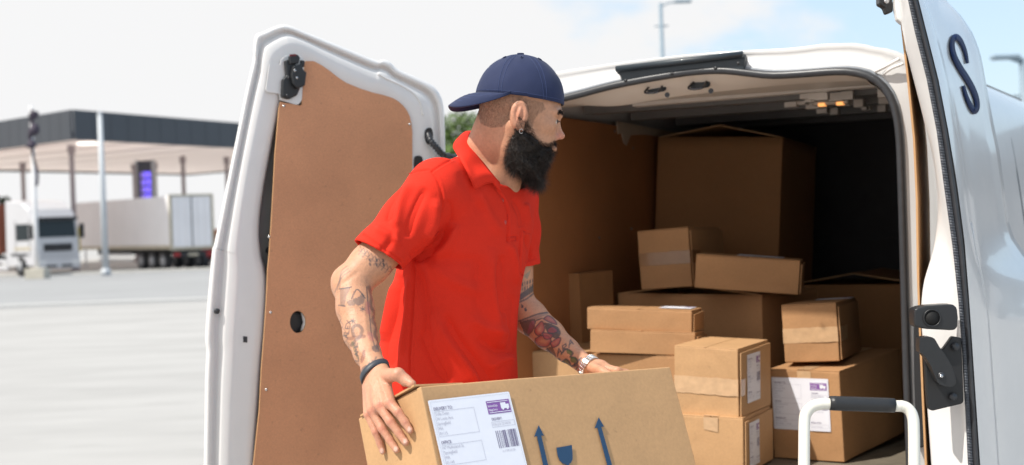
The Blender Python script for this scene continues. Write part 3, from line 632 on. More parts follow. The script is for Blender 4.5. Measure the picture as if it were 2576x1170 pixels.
T_out = [(-92, 2306), (-70, 2326), (-40, 2352), (0, 2376), (32, 2408), (74, 2437), (110, 2453), (145, 2463), (200, 2473), (271, 2486), (332, 2498), (377, 2508), (470, 2520), (560, 2532), (600, 2545), (650, 2580), (700, 2640), (800, 2700), (1170, 2730)]
D_S = 3.60
rdoor = bpy.data.objects.new('rear_door', None); C.objects.link(rdoor); rdoor.parent = van; rdoor.location = -wloc(van); rdoor['label'] = 'right rear door, open, seen on its edge with the black latch'
grid_surf('door_frame', [col(T_cut, 4.25, du=12), col(T_cut, 3.80, du=4), col(T_cut, 3.70), col(T_cut, 3.675, du=5), col(T_sl, 3.64, du=-14), col(T_sl, 3.60)], WHITEI, rdoor)
sl_r = [(v, a + (interp(v, [q[0] for q in T_sr], [q[1] for q in T_sr])-a)*.42) for v, a in T_sl]
sc0, sc1 = col(T_sl, 3.595), col(sl_r, 3.590)
rib = []
VF2 = np.linspace(-92, 1460, 620)
rib = [col(T_sl, 3.596 + .0 + .004*np.sin(VF2*.9), VF2), col(T_sl, 3.588+.004*np.sin(VF2*.9), VF2, 5), col(sl_r, 3.590+.004*np.sin(VF2*.9), VF2)]
grid_surf('ribbed_seal', rib, M('ribbed_rubber', (.09, .10, .12), .5, .1, 30), rdoor)
hb = []
for k in range(9):
    t = k/8
    tab = [(v, a*(1-t)+float(interp(v, [q[0] for q in T_sr], [q[1] for q in T_sr]))*t) for v, a in sl_r]; hb.append(col(tab, 3.592-.012*math.sin(math.pi*t)))
grid_surf('door_seal', hb, RUBBER, rdoor)
skin = []
srf = lambda v: float(interp(v, [q[0] for q in T_sr], [q[1] for q in T_sr])); oof = lambda v: float(interp(v, [q[0] for q in T_out], [q[1] for q in T_out]))
def skin_pt(t, v, off=0.):
    a, b = srf(v), oof(v); u = a+(b-a)*t
    # depth grows along the door: 1/d is linear in the picture
    lip = 1/3.585; far = 1/4.38; s_ = t
    d = 1/(lip+(far-lip)*min(1, max(0, s_))**.85)
    q = P(u, v, d)
    return q + np.array([.942, -.335, 0])*off
vv2 = np.r_[np.linspace(-92, 0, 10), np.linspace(15, 1460, 70)]
ts = [0, .03, .08, .14, .2, .3, .4, .5, .6, .7, .8, .88, .93, .97, 1.0]
of = [0, .004, .006, .005, .0, -.002, 0, 0, 0, 0, 0, 0, .004, .004, -.004]
for t, o2 in zip(ts, of):
    skin.append([skin_pt(t, v, o2) for v in vv2])
skin.append([skin_pt(1, v, 0)+np.array([.02, .04, 0]) for v in vv2]); skin.append([skin_pt(1, v, 0)+np.array([-.06, .05, 0]) for v in vv2])
sk = grid_surf('outer_skin', skin, WHITE, rdoor)
# return along the inner face, so the door has its real thickness from the side
A = col(T_mdf, 3.78); B = [q+np.array([.185, .52, 0]) for q in A]
ms = grid_surf('hardboard_panel', [A, [(a+b)/2 for a, b in zip(A, B)], B], MDFE, rdoor, smooth=False, thick=.005)
tube('crease_line', [skin_pt(.16, v, .003) for v in np.linspace(560, 1400, 20)], .004, WHITE, rdoor, 6)
# lettering: a large navy S drawn on the skin
NAVY = M('navy_vinyl', (.010, .022, .075), .6, spec=.1)
spx = [(2430, 160), (2423, 127), (2410, 100), (2397, 95), (2391, 110), (2395, 138), (2409, 168), (2427, 196), (2442, 222), (2452, 248), (2454, 270), (2447, 279), (2437, 266), (2427, 243), (2419, 216)]
def skt(u, v): a, b = srf(v), oof(v); return (u-a)/(b-a)
sp = smoothpath([np.array(q, float) for q in spx], 5); lf, rt_ = [], []
for i, q in enumerate(sp):
    t = unit(sp[min(i+1, len(sp)-1)]-sp[max(i-1, 0)]); n_ = np.array([-t[1], t[0]]); s_ = i/(len(sp)-1)
    wd = 4.0+4.5*math.sin(math.pi*s_)**.6
    wx = np.array([.75, 1.2])
    for lst, sg2 in ((lf, 1), (rt_, -1)):
        p_ = q+n_*wd*sg2*wx; lst.append(skin_pt(min(.9, max(.1, skt(*p_))), p_[1], .004))
grid_surf('lettering', [lf, rt_], NAVY, rdoor, thick=.001)
# latch hardware on the closing edge
prism('latch_catch', [(2299, 790), (2300, 778), (2312, 773), (2330, 769), (2380, 766), (2398, 766), (2407, 775), (2410, 800), (2408, 822), (2402, 830), (2390, 831), (2330, 828), (2302, 823), (2299, 812)], 3.55, .05, PLAST, rdoor, .006)
poly('catch_hole', *disc_vf(P(2344, 800, 3.549), (0, -1, 0), .0195, 26, .001), M('hole_black', (.003, .003, .003), .7), rdoor, True)
poly('catch_rim', *tube_vf([P(2344, 800, 3.548)+np.array([math.cos(t), 0, math.sin(t)])*.021 for t in np.linspace(0, 6.2832, 30)], .0022, 6, False), PLAST, rdoor, True)
lp2 = prism('latch_plate', [(2322, 850), (2334, 846), (2350, 880), (2372, 878), (2395, 846), (2418, 850), (2424, 1010), (2420, 1016), (2345, 1034), (2334, 1028), (2330, 980), (2326, 900)], 3.585, .02, M('plate_black', (.014, .014, .015), .5), rdoor, .004)
lv = prism('latch_lever', smoothloop([(2313, 856), (2316, 850), (2334, 847), (2350, 852), (2362, 872), (2385, 905), (2400, 940), (2404, 962), (2396, 972), (2376, 972), (2360, 964), (2352, 948), (2338, 915), (2322, 892), (2313, 884)], 3), 3.545, .035, PLAST, lp2, .006)
poly('pivot_bolt', *disc_vf(P(2367, 945, 3.544), (0, -1, 0), .009, 18, .002), RUBBER, lp2, True); poly('pivot_core', *disc_vf(P(2367, 946, 3.541), (0, -1, 0), .0045, 12, .002), STEEL, lp2, True)
for u, v in ((2402, 872), (2396, 998)): poly('plate_bolt', *disc_vf(P(u, v, 3.58), (0, -1, 0), .010, 16, .006), RUBBER, lp2, True)
prism('upper_latch', [(2211, -30), (2240, -30), (2246, 10), (2246, 30), (2232, 34), (2226, 18), (2212, 10)], 3.72, .04, PLAST, rdoor, .004)
poly('upper_latch_bolt', *disc_vf(P(2229, 3, 3.715), (0, -1, 0), .007, 14, .004), STEEL, rdoor, True)
prism('door_top_inner', [(2250, -60), (2292, -60), (2284, 12), (2272, 62), (2258, 50), (2252, 20)], 3.70, .03, WHITEI, rdoor, .004)

# ------------------------------------------------------------------ parcels
def rotv(wv):
    wv = np.asarray(wv, float); a = np.linalg.norm(wv)
    if a < 1e-9: return np.eye(3)
    k = wv/a; K = np.array([[0, -k[2], k[1]], [k[2], 0, -k[0]], [-k[1], k[0], 0]]); return np.eye(3)+math.sin(a)*K+(1-math.cos(a))*K@K
class Box:
    """near edge N, eL along the left face, eR along the right face, eU up; a, c, h sizes"""
    def __init__(s, x, h=None):
        Rm = rotv(x[3:6]); s.N = np.array(x[:3]); s.a, s.c, s.h = x[6:9]
        if h: s.h = h
        s.eL, s.eR, s.eU = -Rm[:, 0], Rm[:, 1], Rm[:, 2]
    def pt(s, l, r, d): return s.N + s.eL*l + s.eR*r - s.eU*d
def label_on(parent, O, ex, ey, w_, h_, rounded=0):
    """printed delivery label: O top left, ex to the right, ey down"""
    n = unit(np.cross(ey, ex)); n = n if n@(CAM-O) > 0 else -n
    q = lambda x, y, o=0: O + ex*(x*w_) + ey*(y*h_) + n*o
    r_ = .012
    pts = [q(x, y, .0012) for x, y in ((r_, 0), (1-r_, 0), (1, r_), (1, 1-r_), (1-r_, 1), (r_, 1), (0, 1-r_), (0, r_))]
    lb = slab('delivery_label', pts, n, .0006, PAPER, parent)
    def quad(x0, y0, x1, y1, o=.0016): return [q(x0, y0, o), q(x1, y0, o), q(x1, y1, o), q(x0, y1, o)], [(0, 1, 2, 3)]
    def txt(body, x, y, sz, o=.0017, bold=False, sx=1.0):
        v, f = text2d(body, 1.0, bold); return [q(x+a*sz*sx*h_/w_, y-b*sz, o) for a, b in v], f
    def frame(x0, y0, x1, y1, t=.0035):
        ty = t*w_/h_; return merge([quad(x0, y0, x1, y0+ty), quad(x0, y1-ty, x1, y1), quad(x0, y0, x0+t, y1), quad(x1-t, y0, x1, y1)])
    dark = [txt('DELIVERY TO:', .04, .115, .05, bold=True, sx=.8), txt('OFFICE:', .04, .475, .05, bold=True, sx=.8), txt('REFERENCE:', .04, .80, .05, bold=True, sx=.8), txt('DELIVERY:', .70, .295, .042, bold=True, sx=.75), txt('ESPECIAL NOTICE:', .66, .855, .042, bold=True, sx=.62)]
    grey = []
    for i, t in enumerate(('Sofia Dean', '34 Louis Ave.', 'Springfield', 'MA', '01115')): grey.append(txt(t, .05, .17+.052*i, .05, sx=.8))
    for i, t in enumerate(('47 Mulholand St.', 'Springfield', 'MA', '01144')): grey.append(txt(t, .05, .53+.052*i, .05, sx=.8))
    for i, t in enumerate(('Market online', 'Ref. 00001 / 01148')): grey.append(txt(t, .05, .855+.052*i, .05, sx=.8))
    grey += [txt('07-06-2018 / 235 FHR EW', .70, .355, .045, sx=.50), txt('No. 07 3873 333 0280', .74, .645, .032, sx=.6), txt('Pay out / free delivery', .68, .925, .042, sx=.58)]
    fl = [frame(.02, .02, .98, .98, .002), frame(.04, .125, .52, .395), frame(.04, .485, .52, .70), frame(.04, .81, .52, .93), frame(.69, .31, .975, .37), frame(.66, .875, .97, .94)]
    poly('printed_heading', *merge(dark), INK, lb, fix=False); poly('printed_text', *merge(grey+fl), INKL, lb, fix=False)
    bars = []; x = .71; rr = random.Random(5)
    while x < .965:
        t = rr.choice((.003, .005, .009, .017)); bars.append(quad(x, .41, min(x+t, .97), .60)); x += t + rr.choice((.005, .007, .012))
    poly('barcode', *merge(bars), INK, lb, fix=False)
    lg = poly('purple_logo', *quad(.68, .08, .97, .225), PURP, lb, fix=False)
    wt_ = [quad(.69, .092, .95, .099, .0020), quad(.695, .206, .96, .213, .0020), txt('Smiths and Fargo', .69, .147, .036, .0021, True, .52), txt('Package Service', .69, .192, .036, .0021, True, .52)]
    wt_ += [quad(.85, .112, .915, .178, .0022), quad(.915, .132, .953, .178, .0022)]
    for cx in (.872, .928): wt_.append(([q(cx+.013*math.cos(t), .180+.013*w_/h_*math.sin(t), .0024) for t in np.linspace(0, 6.28, 10, endpoint=False)], [tuple(range(10))]))
    poly('logo_print', *merge(wt_), PAPER, lg, fix=False)
    return lb
def carton(x, label, mat=CARD, h=None, flapR=False, seam=True, gable=None, tapeL=None, tapeR=None, tapeT=False, labels=(), group='cardboard boxes loaded in the van', flapT=True, wob=.0022, name='cardboard_box', openslot=False):
    b = Box(x, h); p = b.pt; base = p(b.a/2, b.c/2, b.h)
    t = thing(name, label, 'box', base, group)
    # body: five or six walls, each subdivided and slightly uneven
    bm = bmesh.new()
    c = [p(0, 0, b.h), p(b.a, 0, b.h), p(b.a, b.c, b.h), p(0, b.c, b.h), p(0, 0, 0), p(b.a, 0, 0), p(b.a, b.c, 0), p(0, b.c, 0)]
    vs = [bm.verts.new(list(q)) for q in c]
    fl = [(0, 3, 2, 1), (4, 5, 6, 7), (0, 1, 5, 4), (1, 2, 6, 5), (2, 3, 7, 6), (3, 0, 4, 7)]
    if gable is not None: fl = [f for f in fl if f != (4, 5, 6, 7)]
    for f in fl: bm.faces.new([vs[i] for i in f])
    bmesh.ops.subdivide_edges(bm, edges=bm.edges[:], cuts=20, use_grid_fill=True)
    bmesh.ops.recalc_face_normals(bm, faces=bm.faces)
    if gable is not None:
        ctr = Vector(list(base+b.eU*b.h/2))
        if sum(1 for f in bm.faces if f.normal.dot(f.calc_center_median()-ctr) < 0) > len(bm.faces)/2: bmesh.ops.reverse_faces(bm, faces=bm.faces[:])
    bm.normal_update()
    for v_ in bm.verts:
        n_ = noise.noise(v_.co*6.0+Vector((x[0]*9, 3, 1)))*wob + noise.noise(v_.co*22.0)*wob*.35 - max(0, .12-abs(noise.noise(v_.co*7.0+Vector((5, x[1]*7, 2)))))*wob*5
        if len(v_.link_faces) > 2 and all(f.normal.dot(v_.normal) > .95 for f in v_.link_faces): v_.co += v_.normal*(n_)
    for v_ in bm.verts: v_.co += noise.noise_vector(v_.co*5.0)*.0016
    me = bpy.data.meshes.new('carton'); bm.to_mesh(me); bm.free()
    body = link('carton', me, mat, t); bev(body, .0035, 3, 40)
    if gable is not None:
        s_ = body.modifiers.new('s', 'SOLIDIFY'); s_.thickness = .004; s_.offset = -1
        hgt = gable; mid = b.a*.5; U = b.eU
        for k, (l0, l1) in enumerate(((0, mid), (b.a, mid))):
            q = [p(l0, .004, 0), p(l1, .004, -hgt), p(l1, b.c-.004, -hgt), p(l0, b.c-.004, 0)]
            n_ = unit(np.cross(q[1]-q[0], q[3]-q[0])); n_ = n_ if n_[2] > 0 else -n_
            slab('flap', q, n_, .004, mat, t, edge=MDFE)
    elif flapT:
        # two long top flaps meeting in a seam
        g = .0015
        for l0, l1 in ((.001, b.a/2-g), (b.a/2+g, b.a-.001)):
            q = [p(l0, .001, -.0035), p(l1, .001, -.0035), p(l1, b.c-.001, -.0035), p(l0, b.c-.001, -.0035)]
            slab('flap', q, b.eU, .0036, mat, t, bevel=.001)
    if flapR:
        q = [p(-.0075, .008, .011), p(-.0078, b.c*.5, .009), p(-.0075, b.c+.002, .007), p(-.0075, b.c+.002, b.h-.004), p(-.0075, .006, b.h-.004)]
        slab('end_flap', q, -b.eL, .004, mat, t, bevel=.001)
    if openslot:
        q = [p(.012, -.006, -.008), p(b.a*.93, -.004, -.004), p(b.a*.93, .12, .0), p(.012, .12, -.004)]
        slab('flap', q, b.eU, .004, mat, t, edge=MDFE)
    def strip(pts, n, m): slab('tape', pts, n, .0005, m, t)
    if tapeL:
        (v0, v1, u0, u1, m, wrap) = tapeL
        N_ = 14; top = [p(b.a*(u0+(u1-u0)*i/N_), -.0016, b.h*(v0+.012*noise.noise(Vector((i*.7, 1, x[0]*5))))) for i in range(N_+1)]; bot = [p(b.a*(u0+(u1-u0)*i/N_), -.0016, b.h*(v1+.012*noise.noise(Vector((i*.7, 7, x[0]*5))))) for i in range(N_+1)]
        strip(top+bot[::-1], -b.eR, m)
        if wrap: o_ = -.0092 if flapR else -.0016; strip([p(o_, -.001, b.h*v0), p(o_, b.c*wrap, b.h*(v0+.01)), p(o_, b.c*(wrap-.03), b.h*v1), p(o_, -.001, b.h*v1)], -b.eL, m)
    if tapeR:
        (v0, v1, u0, u1, m) = tapeR; strip([p(-.0062, b.c*u0, b.h*v0), p(-.0062, b.c*u1, b.h*v0), p(-.0062, b.c*u1, b.h*v1), p(-.0062, b.c*u0, b.h*v1)], -b.eL, m)
    if tapeT:
        m = tapeT; o_ = -.0052; w2 = .026
        strip([p(b.a/2-w2, .0, o_), p(b.a/2+w2, .0, o_), p(b.a/2+w2, b.c, o_), p(b.a/2-w2, b.c, o_)], b.eU, m)
        strip([p(b.a/2-w2, -.0018, 0), p(b.a/2+w2, -.0018, 0), p(b.a/2+w2*.95, -.0018, b.h*.22), p(b.a/2-w2, -.0018, b.h*.26)], -b.eR, m)
    for (face, u0, v0, w_, h_, rot) in labels:
        if face == 'L': O, ex, ey = p(b.a*(1-u0), -.0022, b.h*v0), -b.eL, -b.eU
        elif face == 'R': O, ex, ey = p(-.0096 if flapR else -.002, b.c*u0, b.h*v0), b.eR, -b.eU
        else: O, ex, ey = p(b.a*(1-u0), b.c*v0, -.0056), -b.eL, -b.eR
        if rot: c_, s_ = math.cos(rot), math.sin(rot); ex, ey = ex*c_+ey*s_, ey*c_-ex*s_
        label_on(t, O, ex, ey, w_, h_)
    return t, b
X_ = dict(
 held=[-0.2022, 2.95, 1.0543, -0.1917, -0.3126, -0.8787, 0.2547, 0.7323, 0.40],
 stack_top=[0.7412, 4.75, 0.9276, 0.0311, 0.0272, -0.5422, 0.2334, 0.2797, 0.23],
 stack_low=[0.7484, 4.74, 0.6975, 0.0147, 0.0188, -0.4878, 0.2261, 0.298, 0.19],
 label_big=[1.1122, 4.9, 0.8245, 0.0391, -0.0187, -0.6318, 0.2654, 0.5636, 0.315],
 tape_tilt=[1.1301, 5.0, 1.0549, -0.0306, -0.0341, -0.3968, 0.1941, 0.42, 0.2026],
 upper=[0.6805, 5.5, 1.3336, -0.0431, -0.0459, -0.4943, 0.2131, 0.3649, 0.2274],
 slim_tilt=[1.0603, 5.25, 1.1971, 0.0031, 0.0939, -0.2512, 0.3844, 0.22, 0.1242],
 open_mid=[0.9305, 5.35, 1.0727, 0.0014, 0.004, -0.6845, 0.6595, 0.45, 0.56],
 slim_up=[0.6285, 5.05, 1.0408, 0.0111, 0.0348, -0.4107, 0.3967, 0.1306, 0.0764],
 slim_lo=[0.6356, 5.03, 0.9638, -0.0286, 0.0367, -0.3872, 0.3925, 0.136, 0.0805],
 flat=[0.6457, 4.99, 0.8807, 0.0004, 0.0013, -0.5808, 0.4699, 0.22, 0.37],
 thin=[0.2568, 5.55, 1.1683, 0.0052, 0.0011, -0.6516, 0.0631, 0.237, 0.279],
 big=[1.1736, 6.1, 1.7004, -0.0339, 0.0662, -0.4733, 0.5698, 0.55, 1.18])
carton(X_['stack_top'], 'light taped carton with a side label, topmost of the front stack', CARD, flapR=True, tapeL=(.43, .68, .0, 1.0, TAPE, .16), labels=(('R', .20, .10, .118, .165, .0),), tapeR=None)
carton(X_['stack_low'], 'light carton with vertical tape, under the topmost box of the front stack', CARD, h=.19, flapR=True, tapeT=TAPE, labels=(('R', .12, .10, .105, .15, 0),))
carton(X_['label_big'], 'big brown carton with large white label on its front, behind the hand truck', CARD2, labels=(('L', .03, .08, .215, .185, 0),), tapeT=TAPE)
carton(X_['tape_tilt'], 'tilted brown carton with clear tape across it, lying on the big labelled carton', CARD2, flapR=True, tapeL=(.40, .66, 0, 1, TAPE, .35), labels=(('T', .35, .9, .13, .1, 0),))
carton(X_['upper'], 'small square carton with a wide brown tape band, on the open topped carton', CARD2, flapR=True, tapeL=(.38, .60, 0, 1, TAPEB, .25))
carton(X_['slim_tilt'], 'long slim carton tilted down to the right, on the open topped carton', CARD2, flapR=True, labels=(('T', .38, .85, .17, .12, 0),))
carton(X_['open_mid'], 'wide open topped carton in the middle with its flaps raised, carrying two smaller boxes', CARD2, gable=.035)
carton(X_['slim_up'], 'upper of two flat slim cartons stacked left of the open box', CARD2, flapR=True, labels=(('T', .66, .9, .12, .08, 0),))
carton(X_['slim_lo'], 'lower of two flat slim cartons stacked left of the open box', CARD2, flapR=True)
carton(X_['flat'], 'plain carton under the two flat slim cartons, behind the front stack', CARD2)
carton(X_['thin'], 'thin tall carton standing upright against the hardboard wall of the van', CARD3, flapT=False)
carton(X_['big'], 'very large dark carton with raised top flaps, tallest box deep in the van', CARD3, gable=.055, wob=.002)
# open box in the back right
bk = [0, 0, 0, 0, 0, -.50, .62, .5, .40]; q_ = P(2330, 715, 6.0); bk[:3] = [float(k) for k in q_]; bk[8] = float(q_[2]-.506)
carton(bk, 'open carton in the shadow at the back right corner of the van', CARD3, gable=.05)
# low box by the wheel arch behind the man
lb_ = [0, 0, 0, 0, 0, -.47, .42, .5, .36]; q_ = P(1470, 889, 5.18); lb_[:3] = [float(k) for k in q_]; lb_[8] = float(q_[2]-.506)
carton(lb_, 'low wide carton on the van floor at the left, behind the man\'s forearm', CARD, flapT=True)
# the carton in the man's hands
hb_t, HB = carton(X_['held'], 'large light carton with blue arrows, glass sign and address label, held by the man', CARD, flapT=False, group='cardboard boxes loaded in the van', name='cardboard_box', openslot=True, wob=.0010)
for k in ('group',): del hb_t[k]
p_ = HB.pt
# label and symbols on its long face, where the photograph has them
nF = -HB.eL
def HF(u, v, off=.0042): return PP(u, v, HB.N, nF, off)
Ol = HF(1075, 1008); exl = HF(1279, 985)-Ol; eyl = HF(1130, 1230)-Ol; exu = unit(exl)
wl = float(np.linalg.norm(exl)); hl_ = wl*.92; dn = unit(-HB.eU - exu*float(-HB.eU@exu))
label_on(hb_t, Ol, exu, dn, wl, hl_)
def shape(name, px, parent, mat): return slab(name, [HF(u, v, .0042) for u, v in px], nF, .0012, mat, parent)
shape('arrow_symbol', [(1355, 1070), (1368, 1096), (1361, 1095), (1382, 1185), (1392, 1235), (1380, 1236), (1371, 1190), (1351, 1097), (1344, 1098)], hb_t, BLUEINK)
shape('arrow_symbol', [(1506, 1050), (1519, 1073), (1512, 1073), (1542, 1180), (1552, 1225), (1541, 1227), (1531, 1182), (1503, 1076), (1496, 1077)], hb_t, BLUEINK)
gl_ = [(1400, 1126), (1430, 1121), (1438, 1119), (1440, 1140), (1440, 1155), (1436, 1164), (1431, 1167), (1434, 1185), (1440, 1215), (1450, 1222), (1425, 1226), (1434, 1217), (1428, 1187), (1425, 1168), (1416, 1166), (1408, 1158), (1403, 1146)]
shape('fragile_glass_symbol', gl_, hb_t, BLUEINK)

# ------------------------------------------------------------------ hand truck
WP = M('cream_tube_paint', (.72, .70, .62), .3, .03, 8, coat=.4)
HTD = 3.30
ht = thing('hand_truck', 'white tubular hand truck with a black grip standing in front of the open van', 'hand truck', P(2160, 1170, HTD)*[1, 1, 0])
lx = [(2021, 1600), (2021, 1300), (2022, 1130), (2023, 1060), (2028, 1038), (2042, 1023), (2062, 1017), (2090, 1016)]
rx = [(2245, 1021), (2270, 1022), (2285, 1030), (2295, 1048), (2298, 1080), (2299, 1180), (2300, 1320), (2302, 1600)]
path = [P(u, v, HTD + (v-1020)*-.0003) for u, v in lx+rx]; path = smoothpath(path, 6)
bL = np.array([path[0][0], path[0][1], .12]); bR = np.array([path[-1][0], path[-1][1], .12])
tube('frame_tube', [bL]+path+[bR], .0135, WP, ht, 16)
tube('rubber_grip', [P(2086, 1014, HTD), P(2100, 1014.5, HTD), P(2230, 1019, HTD), P(2249, 1020, HTD)], [.0165, .0172, .0172, .0165], PLAST, ht, 18)
for z in (.25, .42): tube('cross_bar', [bL+[0, 0, z], bR+[0, 0, z]], .010, WP, ht, 10)
poly('toe_plate', *boxvf(bL+[-.03, -.22, -.105], bR-bL+[.06, 0, 0], (0, .26, 0), (0, 0, .008)), STEEL, ht)
for s_ in (bL+[-.05, .06, 0], bR+[.05, .06, 0]):
    w_ = poly('wheel', *tube_vf([s_+[-.022, 0, 0], s_+[-.015, 0, 0], s_+[.015, 0, 0], s_+[.022, 0, 0]], [.10, .12, .12, .10], 24), RUBBER, ht, True); poly('rim', *tube_vf([s_+[-.024, 0, 0], s_+[.024, 0, 0]], [.06, .06], 18), STEEL, w_, True)
tube('axle', [bL+[-.05, .06, 0], bR+[.05, .06, 0]], .008, STEEL, ht, 10)

# ------------------------------------------------------------------ the man
class Field:
    def __init__(s, lo, hi, h):
        s.lo = np.array(lo, float); s.h = h; n = np.ceil((np.array(hi)-s.lo)/h).astype(int)+1
        s.n = n; s.D = np.full(n, 1., np.float32)
    def sub(s, blo, bhi):
        a = np.clip(np.floor((np.array(blo)-s.lo)/s.h).astype(int), 0, s.n); b = np.clip(np.ceil((np.array(bhi)-s.lo)/s.h).astype(int)+1, 0, s.n)
        return a, b
    def blk(s, a, b):
        ax = [(s.lo[i]+np.arange(a[i], b[i])*s.h).astype(np.float32) for i in range(3)]
        return ax[0][:, None, None], ax[1][None, :, None], ax[2][None, None, :]
    def put(s, fn, blo, bhi, k=.01, op='add'):
        m = k+2*s.h; a, b = s.sub(np.array(blo)-m, np.array(bhi)+m)
        if (b <= a).any(): return
        X, Y, Z = s.blk(a, b); d = fn(X, Y, Z).astype(np.float32); v = s.D[a[0]:b[0], a[1]:b[1], a[2]:b[2]]
        if op == 'add': h_ = np.maximum(k-np.abs(v-d), 0)/max(k, 1e-6); v[...] = np.minimum(v, d)-h_*h_*k*.25
        elif op == 'cut': d = -d; h_ = np.maximum(k-np.abs(v-d), 0)/max(k, 1e-6); v[...] = np.maximum(v, d)+h_*h_*k*.25
    def cap(s, a, b, ra, rb, k=.01, op='add'):
        a = np.array(a, float); b = np.array(b, float); ab = b-a; L2 = ab@ab
        def fn(X, Y, Z):
            t = np.clip(((X-a[0])*ab[0]+(Y-a[1])*ab[1]+(Z-a[2])*ab[2])/L2, 0, 1)
            return np.sqrt((X-a[0]-ab[0]*t)**2+(Y-a[1]-ab[1]*t)**2+(Z-a[2]-ab[2]*t)**2)-(ra+(rb-ra)*t)
        r = max(ra, rb); s.put(fn, np.minimum(a, b)-r, np.maximum(a, b)+r, k, op)
    def chain(s, pts, rad, k=.01):
        for i in range(len(pts)-1): s.cap(pts[i], pts[i+1], rad[i], rad[i+1], k)
    def ell(s, c, r, M_=None, k=.01, op='add'):
        c = np.array(c, float); r = np.array(r, float); M_ = np.eye(3) if M_ is None else M_   # rows: local axes
        def fn(X, Y, Z):
            x, y, z = X-c[0], Y-c[1], Z-c[2]
            q = [M_[i, 0]*x+M_[i, 1]*y+M_[i, 2]*z for i in range(3)]
            k0 = np.sqrt((q[0]/r[0])**2+(q[1]/r[1])**2+(q[2]/r[2])**2); k1 = np.sqrt((q[0]/r[0]**2)**2+(q[1]/r[1]**2)**2+(q[2]/r[2]**2)**2)
            return k0*(k0-1)/np.maximum(k1, 1e-6)
        e = np.sqrt((M_**2*r[:, None]**2).sum(0)); s.put(fn, c-e, c+e, k, op)
    def mesh(s):
        D = s.D; n = D.shape; sg = D < 0
        cnt = np.zeros((n[0]-1, n[1]-1, n[2]-1), np.uint8)
        for dx in (0, 1):
            for dy in (0, 1):
                for dz in (0, 1): cnt += sg[dx:n[0]-1+dx, dy:n[1]-1+dy, dz:n[2]-1+dz]
        act = (cnt > 0) & (cnt < 8); I = np.argwhere(act); idx = np.full(act.shape, -1, np.int32); idx[act] = np.arange(len(I))
        of = [(a, b, c) for a in (0, 1) for b in (0, 1) for c in (0, 1)]
        val = {o: D[I[:, 0]+o[0], I[:, 1]+o[1], I[:, 2]+o[2]] for o in of}
        pos = np.zeros((len(I), 3)); w_ = np.zeros(len(I))
        for o in of:
            for ax in range(3):
                if o[ax] == 0:
                    o2 = list(o); o2[ax] = 1; o2 = tuple(o2); va, vb = val[o], val[o2]; m = (va < 0) != (vb < 0)
                    t = np.where(m, va/np.where(m, va-vb, 1), 0); p = np.array(o, float)[None, :].repeat(len(I), 0); p[:, ax] = t
                    pos += p*m[:, None]; w_ += m
        Vv = s.lo + (I+pos/w_[:, None])*s.h; faces = []
        for ax in range(3):
            b_, c_ = (ax+1) % 3, (ax+2) % 3
            sl0 = [slice(1, -1)]*3; sl1 = [slice(1, -1)]*3; sl0[ax] = slice(0, -1); sl1[ax] = slice(1, None)
            s0, s1 = sg[tuple(sl0)], sg[tuple(sl1)]; m = s0 != s1; E = np.argwhere(m); flip = s0[m]
            E[:, b_] += 1; E[:, c_] += 1
            def cell(db, dc):
                q = E.copy(); q[:, b_] -= db; q[:, c_] -= dc; return idx[q[:, 0], q[:, 1], q[:, 2]]
            f = np.stack([cell(1, 1), cell(0, 1), cell(0, 0), cell(1, 0)], 1); f[~flip] = f[~flip][:, ::-1]; faces.append(f)
        return Vv, np.concatenate(faces)
def normals(v, f):
    n = np.zeros_like(v); a = np.cross(v[f[:, 2]]-v[f[:, 0]], v[f[:, 3]]-v[f[:, 1]])
    for k in range(4):
        for c in range(3): n[:, c] += np.bincount(f[:, k], a[:, c], len(v))
    return n/np.maximum(np.linalg.norm(n, axis=1), 1e-12)[:, None]
def smooth_v(v, f, it=2, w_=.5):
    for _ in range(it):
        s_ = np.zeros_like(v); c = np.zeros(len(v))
        for k in range(4):
            for j in (1, 3):
                for a in range(3): s_[:, a] += np.bincount(f[:, k], v[f[:, (k+j) % 4], a], len(v))
                c += np.bincount(f[:, k], minlength=len(v))
        v = v*(1-w_) + s_/c[:, None]*w_
    return v
def pl_dist(px, line):
    line = np.array(line, float); d = np.full(len(px), 1e9); tt_ = np.zeros(len(px)); L_ = len(line)-1
    for i in range(L_):
        a, b = line[i], line[i+1]; ab = b-a; t = np.clip(((px-a)@ab)/max(ab@ab, 1e-9), 0, 1); q = np.linalg.norm(px-a-t[:, None]*ab, axis=1)
        m = q < d; d[m] = q[m]; tt_[m] = (i+t[m])/L_
    return d, tt_
def in_poly(px, pg):
    pg = np.array(pg, float); r = np.zeros(len(px), bool); j = len(pg)-1
    for i in range(len(pg)):
        a, b = pg[i], pg[j]; c = (a[1] > px[:, 1]) != (b[1] > px[:, 1])
        with np.errstate(divide='ignore', invalid='ignore'): x = (b[0]-a[0])*(px[:, 1]-a[1])/(b[1]-a[1])+a[0]
        r ^= c & (px[:, 0] < x); j = i
    return r
def sm2(p, n=6): return [q[:2] for q in smoothpath([np.array([*a, 0.]) for a in p], n)]

man = thing('person', 'bearded man in red polo shirt and navy cap worn backwards, holding a large carton', 'person', (-.15, 3.5, 0))
# head frame
HC = P(1300, 250, 3.47); hf = unit([.993, .07, -.05]); hl = unit(np.cross([0, 0, 1], hf)); hu_ = np.cross(hf, hl)
HM = np.array([hf, hl, hu_])
def H(x, y, z): return HC + hf*x + hl*y + hu_*z
PX = 3.47/FP                                             # metres per pixel at the head
Fb = Field((-.47, 2.90, .80), (.36, 3.86, 1.76), .0024)
